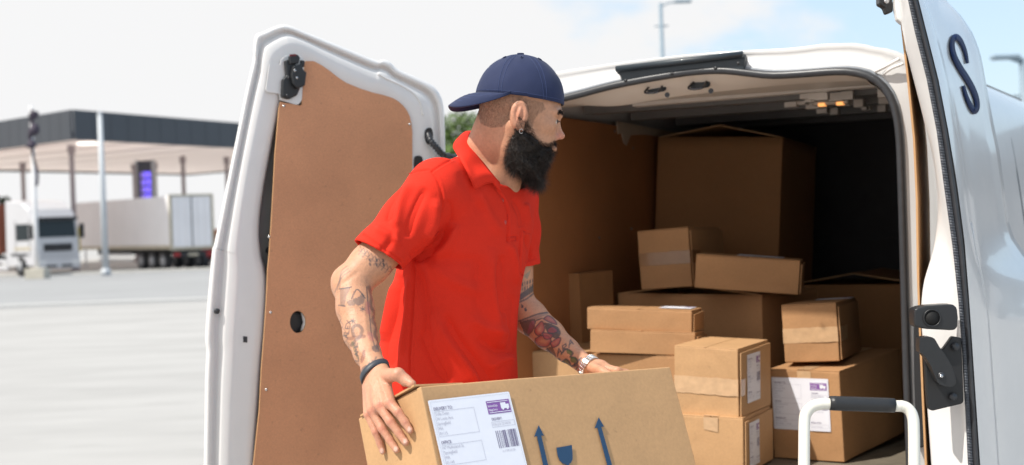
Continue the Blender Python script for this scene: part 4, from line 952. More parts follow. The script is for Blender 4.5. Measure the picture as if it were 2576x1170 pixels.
# torso under the shirt
tf = np.array([math.cos(R(35)), -math.sin(R(35)), 0]); tlv = np.array([math.sin(R(35)), math.cos(R(35)), 0]); TM = np.array([tf, tlv, [0, 0, 1.]])
NK = P(1222, 415, 3.53); SHR = P(1102, 474, 3.37); SHL = P(1288, 492, 3.66)
Fb.ell(P(1175, 560, 3.53), (.095, .155, .16), TM, .03); Fb.ell(P(1140, 760, 3.53), (.095, .14, .20), TM, .03); Fb.ell(P(1130, 930, 3.53), (.10, .15, .14), TM, .03)
Fb.cap(NK-[0, 0, .05], SHR, .06, .055, .03); Fb.cap(NK-[0, 0, .05], SHL, .055, .05, .03)
# neck
NT_ = H(-.028, 0, -.055)
Fb.cap(NT_, NK-[0, 0, .02], .052, .060, .015); Fb.cap(H(-.05, 0, -.03), NK+[-.02, .01, -.02], .040, .055, .02)
Fb.cap(H(-.01, -.045, -.07), P(1256, 452, 3.475), .024, .018, .03)
Fb.cap(H(.01, 0, -.10), P(1266, 470, 3.50), .036, .040, .03)
Fb.cap(NK+[.0, 0, -.02], NK+[-.10, -.06, -.05], .055, .045, .03)
# near arm
E1 = P(884, 712, 3.28); A1 = SHR; W1 = P(938, 916, 3.125)
Fb.chain([A1, P(1000, 590, 3.33), P(930, 665, 3.30), E1], [.056, .050, .047, .0435], .012)
Fb.chain([E1, P(893, 775, 3.235), P(906, 840, 3.19), P(924, 890, 3.15), W1], [.0425, .0415, .0365, .029, .0255], .012)
Fb.cap(P(864, 722, 3.285), P(864, 704, 3.29), .021, .022, .02)
# far arm
E2 = P(1302, 762, 3.655); W2_ = P(1476, 921, 3.495)
Fb.chain([SHL, P(1298, 620, 3.67), E2], [.052, .044, .040], .012)
Fb.chain([E2, P(1332, 797, 3.64), P(1380, 841, 3.60), P(1425, 880, 3.555), W2_], [.041, .043, .038, .0295, .0235], .012)
# hands
def onL(u, v, off): return PP(u, v, HB.N, -HB.eR, off)
Wm = onL(945, 940, .045); Wm = W1*.35+Wm*.65
def finger(pts, rad, k=.004): Fb.chain(pts, rad, k)
MC = [onL(980, 1014, .024), onL(955, 1020, .030), onL(936, 1031, .026), onL(926, 1042, .020)]
wp = [W1+(MC[0]-W1)*.12+np.array([.012, 0, 0]), W1+(MC[1]-W1)*.1+np.array([.004, 0, 0]), W1+(MC[2]-W1)*.1+np.array([-.004, 0, 0]), W1+(MC[3]-W1)*.1+np.array([-.010, 0, 0])]
for q, m_, r0, r1 in zip(wp, MC, (.0165, .0165, .016, .0145), (.0128, .0125, .012, .011)): Fb.cap(q, m_, r0, r1, .010)
Fb.cap(W1, (MC[0]+MC[3])/2, .022, .012, .012)
fing = [
 ([MC[0], onL(1001, 1037, .021), onL(1019, 1063, .0135), onL(1031, 1083, .0095)], [.0115, .0098, .0088, .0076]),
 ([MC[1], onL(982, 1061, .0235), onL(1004, 1090, .0145), onL(1020, 1113, .0095)], [.0115, .0100, .0089, .0078]),
 ([MC[2], onL(961, 1078, .021), onL(981, 1108, .0135), onL(997, 1132, .0092)], [.0108, .0094, .0084, .0073]),
 ([MC[3], onL(945, 1087, .017), onL(955, 1114, .0115), onL(962, 1136, .0088)], [.0095, .0082, .0074, .0066])]
for p2, r2 in fing: finger(p2, r2)
# web between the knuckles is kept short; thumb over the top edge
TB = W1+(MC[0]-W1)*.32+np.array([.012, .0, 0])
thumb = [TB, PP(1000, 944, HB.N, -HB.eR, .02)+np.array([0, .012, 0]), P(1020, 957, 2.985), P(1036, 966, 2.972)]
Fb.chain([W1, TB], [.018, .018], .012); Fb.chain(thumb, [.0175, .0135, .0112, .0092], .008)
# far hand: palm over the back edge, fingers down behind
FH = P(1508, 926, 3.475); Fb.cap(W2_, FH, .022, .020, .012)
FK = [P(1552, 934, 3.44), P(1550, 938, 3.465), P(1546, 941, 3.49), P(1538, 944, 3.515)]
for i, m_ in enumerate(FK):
    Fb.cap(FH, m_, .015, .011, .01)
    d_ = HB.eR*.028 - HB.eU*.006; e_ = -HB.eU*.03+HB.eR*.006
    Fb.chain([m_, m_+d_, m_+d_+e_, m_+d_+e_*1.7], [.0105, .0095, .0085, .0075], .004)
Fb.chain([P(1492, 926, 3.46), P(1515, 935, 3.42), P(1530, 942, 3.40)], [.014, .0115, .010], .008)
# head
Fb.ell(H(.008, 0, .005), (.100, .076, .098), HM, .01)
Fb.ell(H(.050, 0, -.045), (.053, .060, .062), HM, .02)
Fb.ell(H(.045, 0, -.100), (.048, .050, .045), HM, .02)
Fb.cap(H(.03, 0, -.09), H(.0, 0, -.11), .045, .048, .03)
for s_ in (-1, 1):
    Fb.ell(H(.066, s_*.040, -.064), (.026, .022, .020), HM, .014)                   # cheek bone
    Fb.cap(H(.102, s_*.006, -.034), H(.088, s_*.046, -.033), .0108, .0095, .010)      # brow
    Fb.cap(H(-.005, s_*.053, -.065), H(.03, s_*.044, -.115), .018, .016, .02)          # jaw
    Fb.ell(H(.106, s_*.030, -.053), (.017, .018, .0125), HM, .009, 'cut')             # socket
    Fb.ell(H(.0835, s_*.032, -.054), (.0135, .0140, .0125), HM, .004)                # lids
    Fb.ell(H(.098, s_*.034, -.0565), (.009, .0125, .0040), HM, .002, 'cut')
Fb.cap(H(.093, 0, -.040), H(.104, 0, -.080), .0080, .0090, .009)                     # nose
Fb.ell(H(.1065, 0, -.087), (.0125, .0110, .0095), HM, .006)
for s_ in (-1, 1):
    Fb.ell(H(.0945, s_*.0120, -.092), (.0105, .0075, .0080), HM, .005); Fb.ell(H(.1015, s_*.0065, -.099), (.005, .0032, .004), HM, .003, 'cut')
Fb.ell(H(.088, 0, -.120), (.012, .024, .008), HM, .01)
# ears
for s_ in (-1, 1):
    a_ = R(-9); EM = np.array([hf*math.cos(a_)+hu_*math.sin(a_), hl, hu_*math.cos(a_)-hf*math.sin(a_)])
    eo = H(-.001, s_*.081, -.043)
    Fb.ell(eo, (.0225, .0095, .0355), EM, .005); Fb.ell(H(.004, s_*.078, -.072), (.010, .007, .013), EM, .006)
    Fb.ell(eo+hl*s_*.011+EM[0]*.001+EM[2]*.004, (.0135, .0085, .0265), EM, .003, 'cut')
    Fb.ell(eo+hl*s_*.004+EM[0]*.001+EM[2]*.001, (.0055, .006, .019), EM, .003); Fb.ell(eo+hl*s_*.010+EM[0]*.006-EM[2]*.006, (.0055, .008, .0095), EM, .002, 'cut')
    Fb.ell(H(.016, s_*.079, -.050), (.004, .005, .008), EM, .003)
bv, bf = Fb.mesh(); del Fb
bv = smooth_v(bv, bf, 2, .5); bn = normals(bv, bf); px = proj(bv); face = (bn*(CAM-bv)/np.linalg.norm(CAM-bv, axis=1)[:, None]).sum(1)
_dp = np.zeros(len(bv))
for _ln, _am, _w in (([(948, 940), (962, 975), (978, 1012)], .0016, 4), ([(944, 945), (948, 985), (954, 1018)], .0016, 4), ([(938, 948), (936, 990), (937, 1028)], .0014, 4), ([(955, 950), (940, 975), (946, 1000)], .0010, 2.5), ([(930, 960), (942, 985)], .0009, 2.5), ([(963, 985), (965, 1010)], -.0014, 4), ([(945, 985), (945, 1015)], -.0012, 4),
    ([(880, 800), (893, 850), (915, 905)], .0014, 5), ([(915, 760), (920, 820), (935, 880)], .0012, 5), ([(905, 680), (880, 700), (856, 720)], -.0015, 6), ([(1330, 800), (1370, 850), (1430, 905)], .0012, 5), ([(1360, 800), (1420, 855)], .0010, 4)):
    _m = (face > 0) & (bv[:, 2] < 1.38) & (bv[:, 1] < 3.7); _d, _t = pl_dist(px[_m], sm2(_ln, 5)); _dp[_m] += _am*np.exp(-(_d/_w)**2)*np.clip(np.minimum(_t, 1-_t)*5, 0, 1)
for i in range(4):
    for j, wd in ((1, 2.2), (2, 1.8)):
        for o_ in (-4, 0, 4):
            q = proj(fing[i][0][j]); dr_ = unit(np.r_[proj(fing[i][0][j+1])-q, 0])[:2]; pq = (px-q-dr_*o_); al = pq@dr_; ac = pq@np.array([-dr_[1], dr_[0]])
            _dp -= (face > .2)*.0007*np.exp(-(al/1.5)**2-(ac/7)**2)
bv = bv+bn*_dp[:, None]; bn = normals(bv, bf)
col_ = np.tile(np.array([.53, .275, .165]), (len(bv), 1))
# --- skin tone changes
mt = bv[:, 2]
def blend(m, c):
    m = np.clip(m, 0, 1)[:, None]; col_[:] = col_*(1-m)+np.array(c)*m
headm = bv[:, 2] > 1.45
armn = (px[:, 0] < 1110) & (bv[:, 2] < 1.36); handn = armn & (px[:, 1] > 925)
blend(handn*.35, (.60, .27, .19)); blend(headm*.25, (.50, .25, .155))
loc = (bv-HC)@HM.T
for i in range(4):
    for j, wd in ((0, 9), (1, 9), (2, 6)):
        q = proj(fing[i][0][j]); d = np.linalg.norm(px-q, axis=1); blend(handn*np.exp(-(d/wd)**2)*.55, (.50, .17, .12))
for q in ((1031, 1082, -.35), (1020, 1112, 0), (997, 1131, 0), (962, 1136, 0)):
    d = np.abs(px-np.array([q[0]-1, q[1]-2])); blend((handn & (face > .1))*np.clip(1.6-(((d[:, 0])/6.5)**2+(d[:, 1]/8.5)**2)*1.6, 0, 1)*.75, (.78, .52, .44))
blend(np.exp(-(((loc[:, 0]-.106)/.012)**2+((loc[:, 2]+.09)/.014)**2))*(np.abs(loc[:, 1]) < .03)*.55, (.60, .20, .15))
blend((np.exp(-((loc[:, 0]+.001)/.022)**2-((loc[:, 2]+.045)/.04)**2)*(np.abs(loc[:, 1]) > .074))*.4, (.60, .22, .15))
nv = np.array([noise.noise(Vector(q*300)) for q in bv[::7]]); nvv = np.repeat(nv, 7)[:len(bv)]
# stubble: short hair round the back and the temple
st = in_poly(px, [(1195, 225), (1320, 240), (1300, 262), (1288, 258), (1283, 300), (1262, 320), (1235, 322), (1210, 312), (1200, 285)]) & headm
blend(st*(.45+.25*nvv), (.17, .10, .065))
st = in_poly(px, [(1312, 246), (1366, 258), (1372, 275), (1352, 288), (1345, 300), (1336, 330), (1322, 330), (1330, 290)]) & headm
blend(st*(.40+.25*nvv), (.17, .10, .065))
fk = RNG.integers(0, len(bv), 60)
for i in fk:
    if headm[i] and loc[i, 0] > .0 and face[i] > .2: blend(np.exp(-(np.linalg.norm(bv-bv[i], axis=1)/.0016)**2)*.35, (.30, .13, .08))
# --- tattoos: real ink on the skin
FONT = {'A': [[(0, 0), (.5, 1), (1, 0)], [(.2, .4), (.8, .4)]], 'L': [[(0, 1), (0, 0), (.8, 0)]], 'E': [[(.9, 1), (0, 1), (0, 0), (.9, 0)], [(0, .5), (.7, .5)]], 'X': [[(0, 0), (1, 1)], [(0, 1), (1, 0)]],
        'R': [[(0, 0), (0, 1), (.8, .9), (.8, .55), (0, .5), (.9, 0)]], 'W': [[(0, 1), (.25, 0), (.5, .7), (.75, 0), (1, 1)]], 'I': [[(.5, 0), (.5, 1)], [(.2, 0), (.8, 0)], [(.2, 1), (.8, 1)]], 'S': [[(.9, .9), (.3, 1), (.1, .7), (.8, .4), (.8, .1), (.1, 0)]],
        'T': [[(.5, 0), (.5, 1)], [(0, 1), (1, 1)]], 'M': [[(0, 0), (0, 1), (.5, .4), (1, 1), (1, 0)]], 'N': [[(0, 0), (0, 1), (1, 0), (1, 1)]], '2': [[(0, .8), (.4, 1), (.9, .75), (.1, 0), (1, 0)]], '3': [[(.1, .95), (.8, .9), (.4, .55), (.9, .3), (.6, 0), (.05, .1)]], '*': [[(.5, 0), (.5, 1)], [(.05, .25), (.95, .75)], [(.05, .75), (.95, .25)]]}
ink = np.zeros(len(bv)); inkc = np.zeros((len(bv), 3))
AM = {'n': armn & (face > .05) & (px[:, 1] < 960), 'f': (px[:, 0] > 1296) & (bv[:, 2] < 1.36) & (bv[:, 1] > 3.44) & (face > .05)}
def stroke(arm, line, wd=2.2, a=.85, c=(.055, .06, .07)):
    line = np.array(line, float); m = AM[arm] & (px[:, 0] > line[:, 0].min()-12) & (px[:, 0] < line[:, 0].max()+12) & (px[:, 1] > line[:, 1].min()-12) & (px[:, 1] < line[:, 1].max()+12)
    if not m.any(): return
    d, _ = pl_dist(px[m], line); k = np.clip((wd-d)/1.4+.5, 0, 1)*a; col_[m] = col_[m]*(1-k[:, None])+np.array(c)*k[:, None]
def fill(arm, pg, a=.6, c=(.07, .075, .085), soft=False):
    pg = sm2(list(pg)+[pg[0]], 5); m = AM[arm] & in_poly(px, pg); k = np.full(m.sum(), a)
    if soft: d, _ = pl_dist(px[m], pg); k = a*np.clip(1.1-d/soft, .15, 1)
    col_[m] = col_[m]*(1-k[:, None])+np.array(c)*k[:, None]
def word(arm, s_, o, e, up, wd=1.7, a=.75, gap=1.3, c=(.06, .065, .075)):
    o, e, up = np.array(o, float), np.array(e, float), np.array(up, float)
    for i, ch in enumerate(s_):
        for ln in FONT[ch]: stroke(arm, [o+e*(x+i*gap)+up*y for x, y in ln], wd, a, c)
RED = (.40, .08, .08); GRN = (.05, .12, .04)
# near arm
for i in range(9):
    x0, y0 = 905+i*9.5, 618+i*6.5; stroke('n', sm2([(x0, y0), (x0+4, y0+12), (x0-3, y0+22)], 4), 1.8, .45); stroke('n', [(x0-4, y0+12), (x0+3, y0+15), (x0+8, y0+8)], 1.4, .4)
for i in range(12): x0, y0 = 928+(i*17 % 50), 652+(i*11 % 22); stroke('n', [(x0, y0), (x0+1.5, y0+5)], 1.6, .7)
for i in range(3): stroke('n', sm2([(842+i*6, 735-i*6), (858, 700-i*8), (880-i*4, 682-i*6)], 5), 1.6, .4)
fill('n', [(855, 728), (880, 724), (872, 745), (866, 768), (856, 765)], .45); stroke('n', [(853, 727), (884, 722)], 1.6); stroke('n', [(852, 768), (868, 770)], 1.6)
fill('n', [(886, 752), (900, 748), (912, 738), (917, 752), (912, 764), (898, 768)], .6); stroke('n', sm2([(884, 752), (898, 728), (918, 750)], 6), 1.6)
fill('n', [(872, 758), (886, 754), (893, 764), (885, 770), (876, 768)], .5)
word('n', '*', (906, 784), (12, 0), (0, -12), 1.3); word('n', '*', (880, 812), (12, 4), (3, -12), 1.3)
word('n', 'ALEX', (874, 850), (2, -9), (-11, -1), 1.5, .7, 1.25)
stroke('n', sm2([(928, 722), (934, 745), (932, 770), (944, 790), (936, 806), (948, 822), (942, 842), (952, 858), (948, 874)], 6), 4.2, .5)
stroke('n', sm2([(922, 722), (926, 770), (930, 800), (934, 840), (942, 870)], 6), 1.5, .75); fill('n', [(918, 760), (930, 762), (932, 790), (920, 786)], .4, (.50, .15, .15)); fill('n', [(922, 835), (936, 838), (940, 858), (926, 852)], .35, (.50, .15, .15))
stroke('n', sm2([(890, 845), (886, 828), (898, 818), (910, 828), (906, 846), (896, 856), (884, 868)], 5), 4.2, .55); stroke('n', [(876, 852), (916, 846)], 4.5, .5, (.16, .07, .06)); stroke('n', sm2([(886, 862), (892, 880), (900, 900)], 4), 3.2, .5, (.08, .10, .05))
word('n', 'LAME', (902, 908), (-.5, -10), (-9, 0), 1.4, .7, 1.2)
fill('n', [(906, 905), (916, 878), (918, 896), (910, 915)], .55, (.16, .05, .05)); fill('n', [(934, 872), (948, 868), (954, 884), (940, 884)], .6)
word('n', 'RAW', (908, 938), (10, -8), (5, -13), 2.0, .65, 1.15)
for i in range(6): stroke('n', sm2([(850+i*5, 790+i*17), (858+i*5, 800+i*17), (853+i*5, 810+i*17)], 4), 1.3, .3)
# far arm
for i in range(16): x0, y0 = 1312+(i*13 % 32), 702+(i*7 % 24); stroke('f', [(x0, y0), (x0, y0+7)], 1.2, .8)
fill('f', [(1318, 692), (1332, 682), (1336, 676), (1326, 702)], .5, (.08, .2, .18))
stroke('f', sm2([(1308, 748), (1322, 738), (1340, 726)], 5), 7, .85); stroke('f', sm2([(1306, 760), (1324, 752), (1342, 738)], 5), 2, .8)
fill('f', [(1313, 764), (1316, 772), (1312, 776), (1310, 770)], .9); fill('f', [(1322, 772), (1325, 780), (1321, 784), (1319, 778)], .9)
fill('f', [(1306, 806), (1330, 798), (1372, 785), (1378, 790), (1340, 806), (1312, 812)], .45, (.12, .12, .13)); stroke('f', sm2([(1304, 808), (1330, 798), (1352, 790), (1376, 786)], 6), 1.7)
fill('f', [(1306, 810), (1345, 803), (1344, 826), (1332, 842), (1324, 852), (1314, 828)], .82, (.07, .055, .06)); fill('f', [(1333, 812), (1344, 806), (1343, 820), (1332, 838), (1326, 838)], .6, (.30, .09, .12))
for i in range(5): stroke('f', [(1345+i*3, 808-i), (1352+i*3, 804-i)], 1.1)
petals = [[(1348, 822), (1362, 808), (1369, 822), (1366, 838), (1352, 844), (1344, 834)], [(1346, 852), (1362, 844), (1380, 846), (1386, 860), (1376, 872), (1358, 872), (1346, 864)], [(1364, 836), (1376, 838), (1390, 842), (1384, 852), (1370, 852)], [(1384, 862), (1402, 850), (1410, 852), (1404, 868), (1390, 874)], [(1366, 802), (1378, 794), (1392, 802), (1400, 816), (1380, 810)], [(1377, 828), (1390, 822), (1402, 832), (1394, 838), (1378, 836)]]
fill('f', [(1368, 812), (1384, 814), (1404, 824), (1410, 840), (1400, 852), (1386, 846), (1374, 832)], .85, (.05, .045, .05))
for pg in petals: fill('f', pg, .85, (.30, .055, .07), soft=14); stroke('f', sm2(pg+[pg[0]], 5), 1.3, .85)
fill('f', [(1350, 876), (1362, 874), (1368, 888), (1356, 892)], .6, (.14, .10, .05)); fill('f', [(1372, 876), (1390, 874), (1398, 900), (1380, 890)], .75, (.07, .05, .04)); stroke('f', [(1376, 876), (1396, 902)], 1.2, .9)
word('f', 'ARA', (1402, 896), (11, -8.5), (-2, -15), 1.5, .85, 1.3); word('f', '*', (1400, 906), (8, 5), (4, -8), 1.2)
stroke('f', sm2([(1412, 890), (1424, 878), (1440, 888), (1434, 898), (1446, 900), (1452, 912), (1436, 922)], 6), 2.4, .85); fill('f', [(1424, 879), (1438, 884), (1436, 893), (1426, 888)], .75, GRN); fill('f', [(1436, 897), (1450, 902), (1446, 914), (1434, 908)], .75, GRN)
stroke('f', sm2([(1412, 912), (1424, 904), (1434, 916), (1430, 930), (1444, 936)], 6), 2.4, .85); fill('f', [(1414, 910), (1426, 906), (1432, 920), (1422, 922)], .7, GRN)
word('f', 'IST', (1436, 940), (10, -9), (-6, -11), 2.2, .75, 1.1)
me = npmesh('body', bv, bf); at = me.color_attributes.new('skin', 'FLOAT_COLOR', 'POINT'); at.data.foreach_set('color', np.c_[col_, np.ones(len(col_))].astype(np.float32).ravel())
SKIN = M('skin', (.5, .3, .2), .46, .11, 140, .0009, 320, attr='skin', sss=.08, spec=.4, var2=.09, scale2=22)
body_o = link('body', me, SKIN, man, True)
# eyes, brow, beard, lashes
EYEM = M('eye_white', (.6, .55, .5), .1, coat=1); IRIS = M('iris', (.03, .015, .008), .1, coat=1); HAIR = M('beard_hair', (.020, .014, .011), .50, .3, 30, spec=.35); HAIRB = M('brow_hair', (.02, .012, .009), .6)
for s_ in (-1, 1):
    c = H(.0845, s_*.032, -.054); v_, f_ = [], []
    for i in range(9):
        for j in range(14): a, b = math.pi*i/8, 2*math.pi*j/14; v_.append(c+np.array([math.sin(a)*math.cos(b), math.sin(a)*math.sin(b), math.cos(a)])*.0122)
    f_ = [(i*14+j, i*14+(j+1) % 14, (i+1)*14+(j+1) % 14, (i+1)*14+j) for i in range(8) for j in range(14)]
    ey = poly('eye', v_, f_, EYEM, man, True); poly('iris', *disc_vf(c+hf*.0112+hl*-.002*s_, hf, .0056, 14, .0012), IRIS, ey, True)
def strands(name, roots, dirs, ln, wd, mat, curl=.25, seg=7, par=man, grav=.3):
    n = len(roots); p_ = roots.copy(); d = dirs.copy(); ax = RNG.normal(size=(n, 3)); ax /= np.linalg.norm(ax, axis=1)[:, None]
    rows = []; ph = RNG.uniform(0, 6.28, n); ln = np.broadcast_to(ln, n)
    sd = np.cross(d, ax); sd /= np.linalg.norm(sd, axis=1)[:, None]+1e-9
    for i in range(seg+1):
        t = i/seg; w_ = wd*(1-.75*t); rows.append((p_-sd*w_/2, p_+sd*w_/2))
        s2 = np.cross(d, sd); k = np.cos(ph+i*1.35)[:, None]*sd+np.sin(ph+i*1.35)[:, None]*s2
        d = d+k*curl+np.array([0, 0, -grav/seg]); d /= np.linalg.norm(d, axis=1)[:, None]; p_ = p_+d*(ln/seg)[:, None]
    v = np.stack([q for r_ in rows for q in r_], 1).reshape(-1, 3); m = 2*(seg+1)
    f = np.concatenate([np.arange(n)[:, None]*m+np.array([2*i, 2*i+1, 2*i+3, 2*i+2]) for i in range(seg)])
    return v, f
Fd = Field(HC-[.12, .14, .29], HC+[.16, .14, .06], .0024)
def hpx(u, v, y=0.): q = P(u, v, 3.47)-HC; return HC + hf*((q@hf)/(hf[0]**2+hf[2]**2+1e-9)*1.0) + hu_*(q@hu_) + hl*y
def hs(u, v, y): return P(u, v, 3.47+.975*y)
for u, v, y, r_ in ((1334, 425, 0, 28), (1348, 450, 0, 17), (1349, 462, 0, 9), (1354, 402, 0, 25), (1352, 375, 0, 20), (1322, 400, 0, 28), (1304, 395, 0, 24),
    (1291, 352, -.064, 9), (1288, 378, -.060, 14), (1288, 403, -.050, 17), (1298, 424, -.038, 14), (1312, 380, -.054, 17), (1312, 412, -.042, 22), (1332, 368, -.048, 14), (1352, 378, -.034, 13), (1368, 374, -.022, 10),
    (1380, 367, -.014, 8), (1318, 334, -.066, 8), (1330, 349, -.062, 11), (1345, 363, -.052, 10), (1310, 343, -.066, 8.5), (1324, 352, -.060, 9), (1340, 362, -.050, 10), (1388, 361, -.006, 7.5), (1388, 361, .008, 7.5), (1376, 384, 0, 12), (1330, 380, .045, 20), (1324, 405, .04, 20), (1346, 374, .034, 14), (1366, 372, .02, 11)):
    Fd.ell(hs(u, v, y), (r_*PX*1.0, r_*PX*1.15+(.028 if y == 0 else 0), r_*PX), HM, .016)
Fd.chain([hs(1308, 306, -.0745), hs(1302, 326, -.0735), hs(1298, 350, -.064), hs(1300, 375, -.058)], [.0025, .0055, .0105, .016], .012)
Fd.chain([H(.010, .070, -.060), H(.006, .068, -.078), H(.022, .060, -.10), H(.04, .045, -.125)], [.008, .014, .019, .022], .014)
dv_, df_ = Fd.mesh(); dn_ = normals(dv_, df_)
for i in range(len(dv_)): pass
lv_ = noise
ampl = np.array([noise.noise(Vector(q*70))*.0035+noise.noise(Vector(q*190))*.0022 for q in dv_]); dv2 = dv_+dn_*(ampl-.004)[:, None]
nS = 18000
ii = RNG.integers(0, len(dv_), nS); dr = dn_[ii]*.75+np.array([0, 0, -.5])+RNG.normal(size=(nS, 3))*.35; dr /= np.linalg.norm(dr, axis=1)[:, None]
lowf = np.clip((HC[2]-.08-dv_[ii][:, 2])/.12, 0, 1)
s1v, s1f = strands('b', dv_[ii]-dn_[ii]*.005, dr, RNG.uniform(.011, .026, nS)*(.6+.7*lowf), 0.00045, HAIR, .42, 8)
allv = np.concatenate([dv2, s1v]); allf = np.concatenate([df_, s1f+len(dv2)])
beard = link('beard', npmesh('beard', allv, allf), HAIR, man, True)
# sparse cheek edge, sideburn and grey strands
cand = np.where(in_poly(px, [(1302, 292), (1322, 300), (1340, 322), (1352, 350), (1378, 360), (1395, 352), (1398, 362), (1360, 380), (1300, 400), (1270, 425), (1266, 395), (1276, 360), (1292, 335)]) & headm & (face > .0))[0]
cj = RNG.choice(cand, 4200); dr = bn[cj]*.35+hu_*-.6+hf*.25+RNG.normal(size=(4200, 3))*.35; dr /= np.linalg.norm(dr, axis=1)[:, None]
link('cheek_hair', npmesh('cheek_hair', *strands('c', bv[cj], dr, RNG.uniform(.005, .011, 4200), .0005, HAIR, .3, 6)), HAIR, man)
sc_ = np.where((in_poly(px, [(1195, 225), (1320, 240), (1300, 262), (1288, 258), (1283, 300), (1262, 320), (1235, 322), (1210, 312), (1200, 285)]) | in_poly(px, [(1312, 246), (1366, 258), (1372, 275), (1352, 288), (1345, 300), (1330, 322), (1318, 318), (1330, 290)])) & headm & (face > -.2))[0]
cj = RNG.choice(sc_, 5000); dr = bn[cj]*.6-hu_*.6+RNG.normal(size=(5000, 3))*.25; dr /= np.linalg.norm(dr, axis=1)[:, None]
link('cropped_hair', npmesh('cropped_hair', *strands('h', bv[cj], dr, RNG.uniform(.0015, .0032, 5000), .0003, HAIRB, .05, 2)), HAIRB, man)
fa = np.where(((px[:, 1] > 700) & (px[:, 1] < 930) & (bv[:, 2] < 1.3)) & ((px[:, 0] < 960) | ((px[:, 0] > 1310) & (px[:, 0] < 1470))))[0]
cj = RNG.choice(fa, 1500); dr = bn[cj]*.5-np.array([0, 0, .8])+RNG.normal(size=(1500, 3))*.3; dr /= np.linalg.norm(dr, axis=1)[:, None]
link('arm_hair', npmesh('arm_hair', *strands('a', bv[cj], dr, RNG.uniform(.006, .012, 1500), .00018, HAIRB, .12, 3)), HAIRB, man)
GREYH = M('grey_hair', (.16, .14, .12), .4)
gj = RNG.choice(np.where(dv_[:, 2] < HC[2]-.13)[0], 80); dr = dn_[gj]+RNG.normal(size=(80, 3))*.5; dr /= np.linalg.norm(dr, axis=1)[:, None]
link('grey_beard_hair', npmesh('grey_beard_hair', *strands('g', dv_[gj], dr, RNG.uniform(.012, .024, 80), .0005, GREYH, .45, 9)), GREYH, beard)
for s_ in (-1, 1):
    t_ = RNG.uniform(0, 1, 420); r0 = np.array([H(.1085-.014*t**1.5, s_*(.008+.040*t), -.0335+.005*math.sin(t*3)-.003*q) for t, q in zip(t_, RNG.uniform(-1, 1, 420))])
    dr = hf*.15+hl*s_*.7-hu_*.25+RNG.normal(size=(420, 3))*.3; dr /= np.linalg.norm(dr, axis=1)[:, None]
    link('eyebrow', npmesh('eyebrow', *strands('e', r0, dr, .009, .0012, HAIRB, .1, 3)), HAIRB, man)
    t_ = RNG.uniform(-1, 1, 60); r0 = np.array([H(.0968-.004*t*t, s_*(.032+.012*t), -.0525-.001*t*t) for t in t_]); dr = hf*.8+hu_*-.15+RNG.normal(size=(60, 3))*.15; dr /= np.linalg.norm(dr, axis=1)[:, None]
    link('eyelashes', npmesh('eyelashes', *strands('l', r0, dr, .007, .0007, HAIRB, .05, 3)), HAIRB, man)

# ---- cap
NAVYC = M('navy_cotton', (.011, .020, .068), .85, .08, 220, .0004, 700, sheen=.05, var2=.08, scale2=14); NAVYS = M('navy_stitch', (.06, .09, .22), .8)
cA, cB, cH_ = .108, .090, .109
def hemz(x): return -.012+(.11-x)*.012/.09*.9 if x > .02 else .0-(x-.02)*.10
def cappt(az, el, o=0.):
    """az 0 = forehead side, el 0 = hem .. 1 = button"""
    ca, sa = math.cos(az), math.sin(az); z0 = hemz(.007+cA*ca); e0 = math.asin(max(-1, min(1, z0/cH_)))
    e = e0+(math.pi/2-e0)*el; k = math.cos(e)
    wr = .0010*math.sin(az*9+el*4)*(1-el)*.8 + .0010*noise.noise(Vector((ca*4, sa*4, el*5)))
    pan = -.0010*math.exp(-((((az+math.pi/6) % (math.pi/3))-math.pi/6)/.035)**2)*(el < .97)
    r_ = 1+(o+wr+pan)/.1
    return H(.007+cA*k*ca*r_, cB*k*sa*r_, cH_*math.sin(e)*r_)
na, ne = 180, 34
vs = [cappt(2*math.pi*i/na, (j/ne)**.9) for j in range(ne) for i in range(na)]+[cappt(0, 1)]
fs = [(j*na+i, j*na+(i+1) % na, (j+1)*na+(i+1) % na, (j+1)*na+i) for j in range(ne-1) for i in range(na)]+[((ne-1)*na+i, (ne-1)*na+(i+1) % na, na*ne) for i in range(na)]
cap = bpy.data.objects.new('cap', None); C.objects.link(cap); cap.parent = man; cap.location = -man.location
cr = poly('crown', vs, fs, NAVYC, cap, True); sm = cr.modifiers.new('s', 'SOLIDIFY'); sm.thickness = .002; sm.offset = -1
poly('button', *disc_vf(H(.007, 0, cH_-.0005), hu_, .0085, 16, .004), NAVYC, cap, True)
for k in range(6):
    az = math.pi/6+k*math.pi/3 - math.pi/6
    for da in (-.045, .045): tube('seam_stitching', [cappt(az+da*(1+e*e*3), e, .0006) for e in np.linspace(.01, .93, 30)], .00032, NAVYS, cap, 5)
    poly('eyelet', *tube_vf([cappt(az+.52+.045*math.cos(t), .70+.028*math.sin(t), .0012) for t in np.linspace(0, 6.2832, 16)], .0011, 6, False), NAVYC, cap, True)
tube('hem_stitching', [cappt(a, .045, .0006) for a in np.linspace(0, 2*math.pi, 120)], .0003, NAVYS, cap, 5)
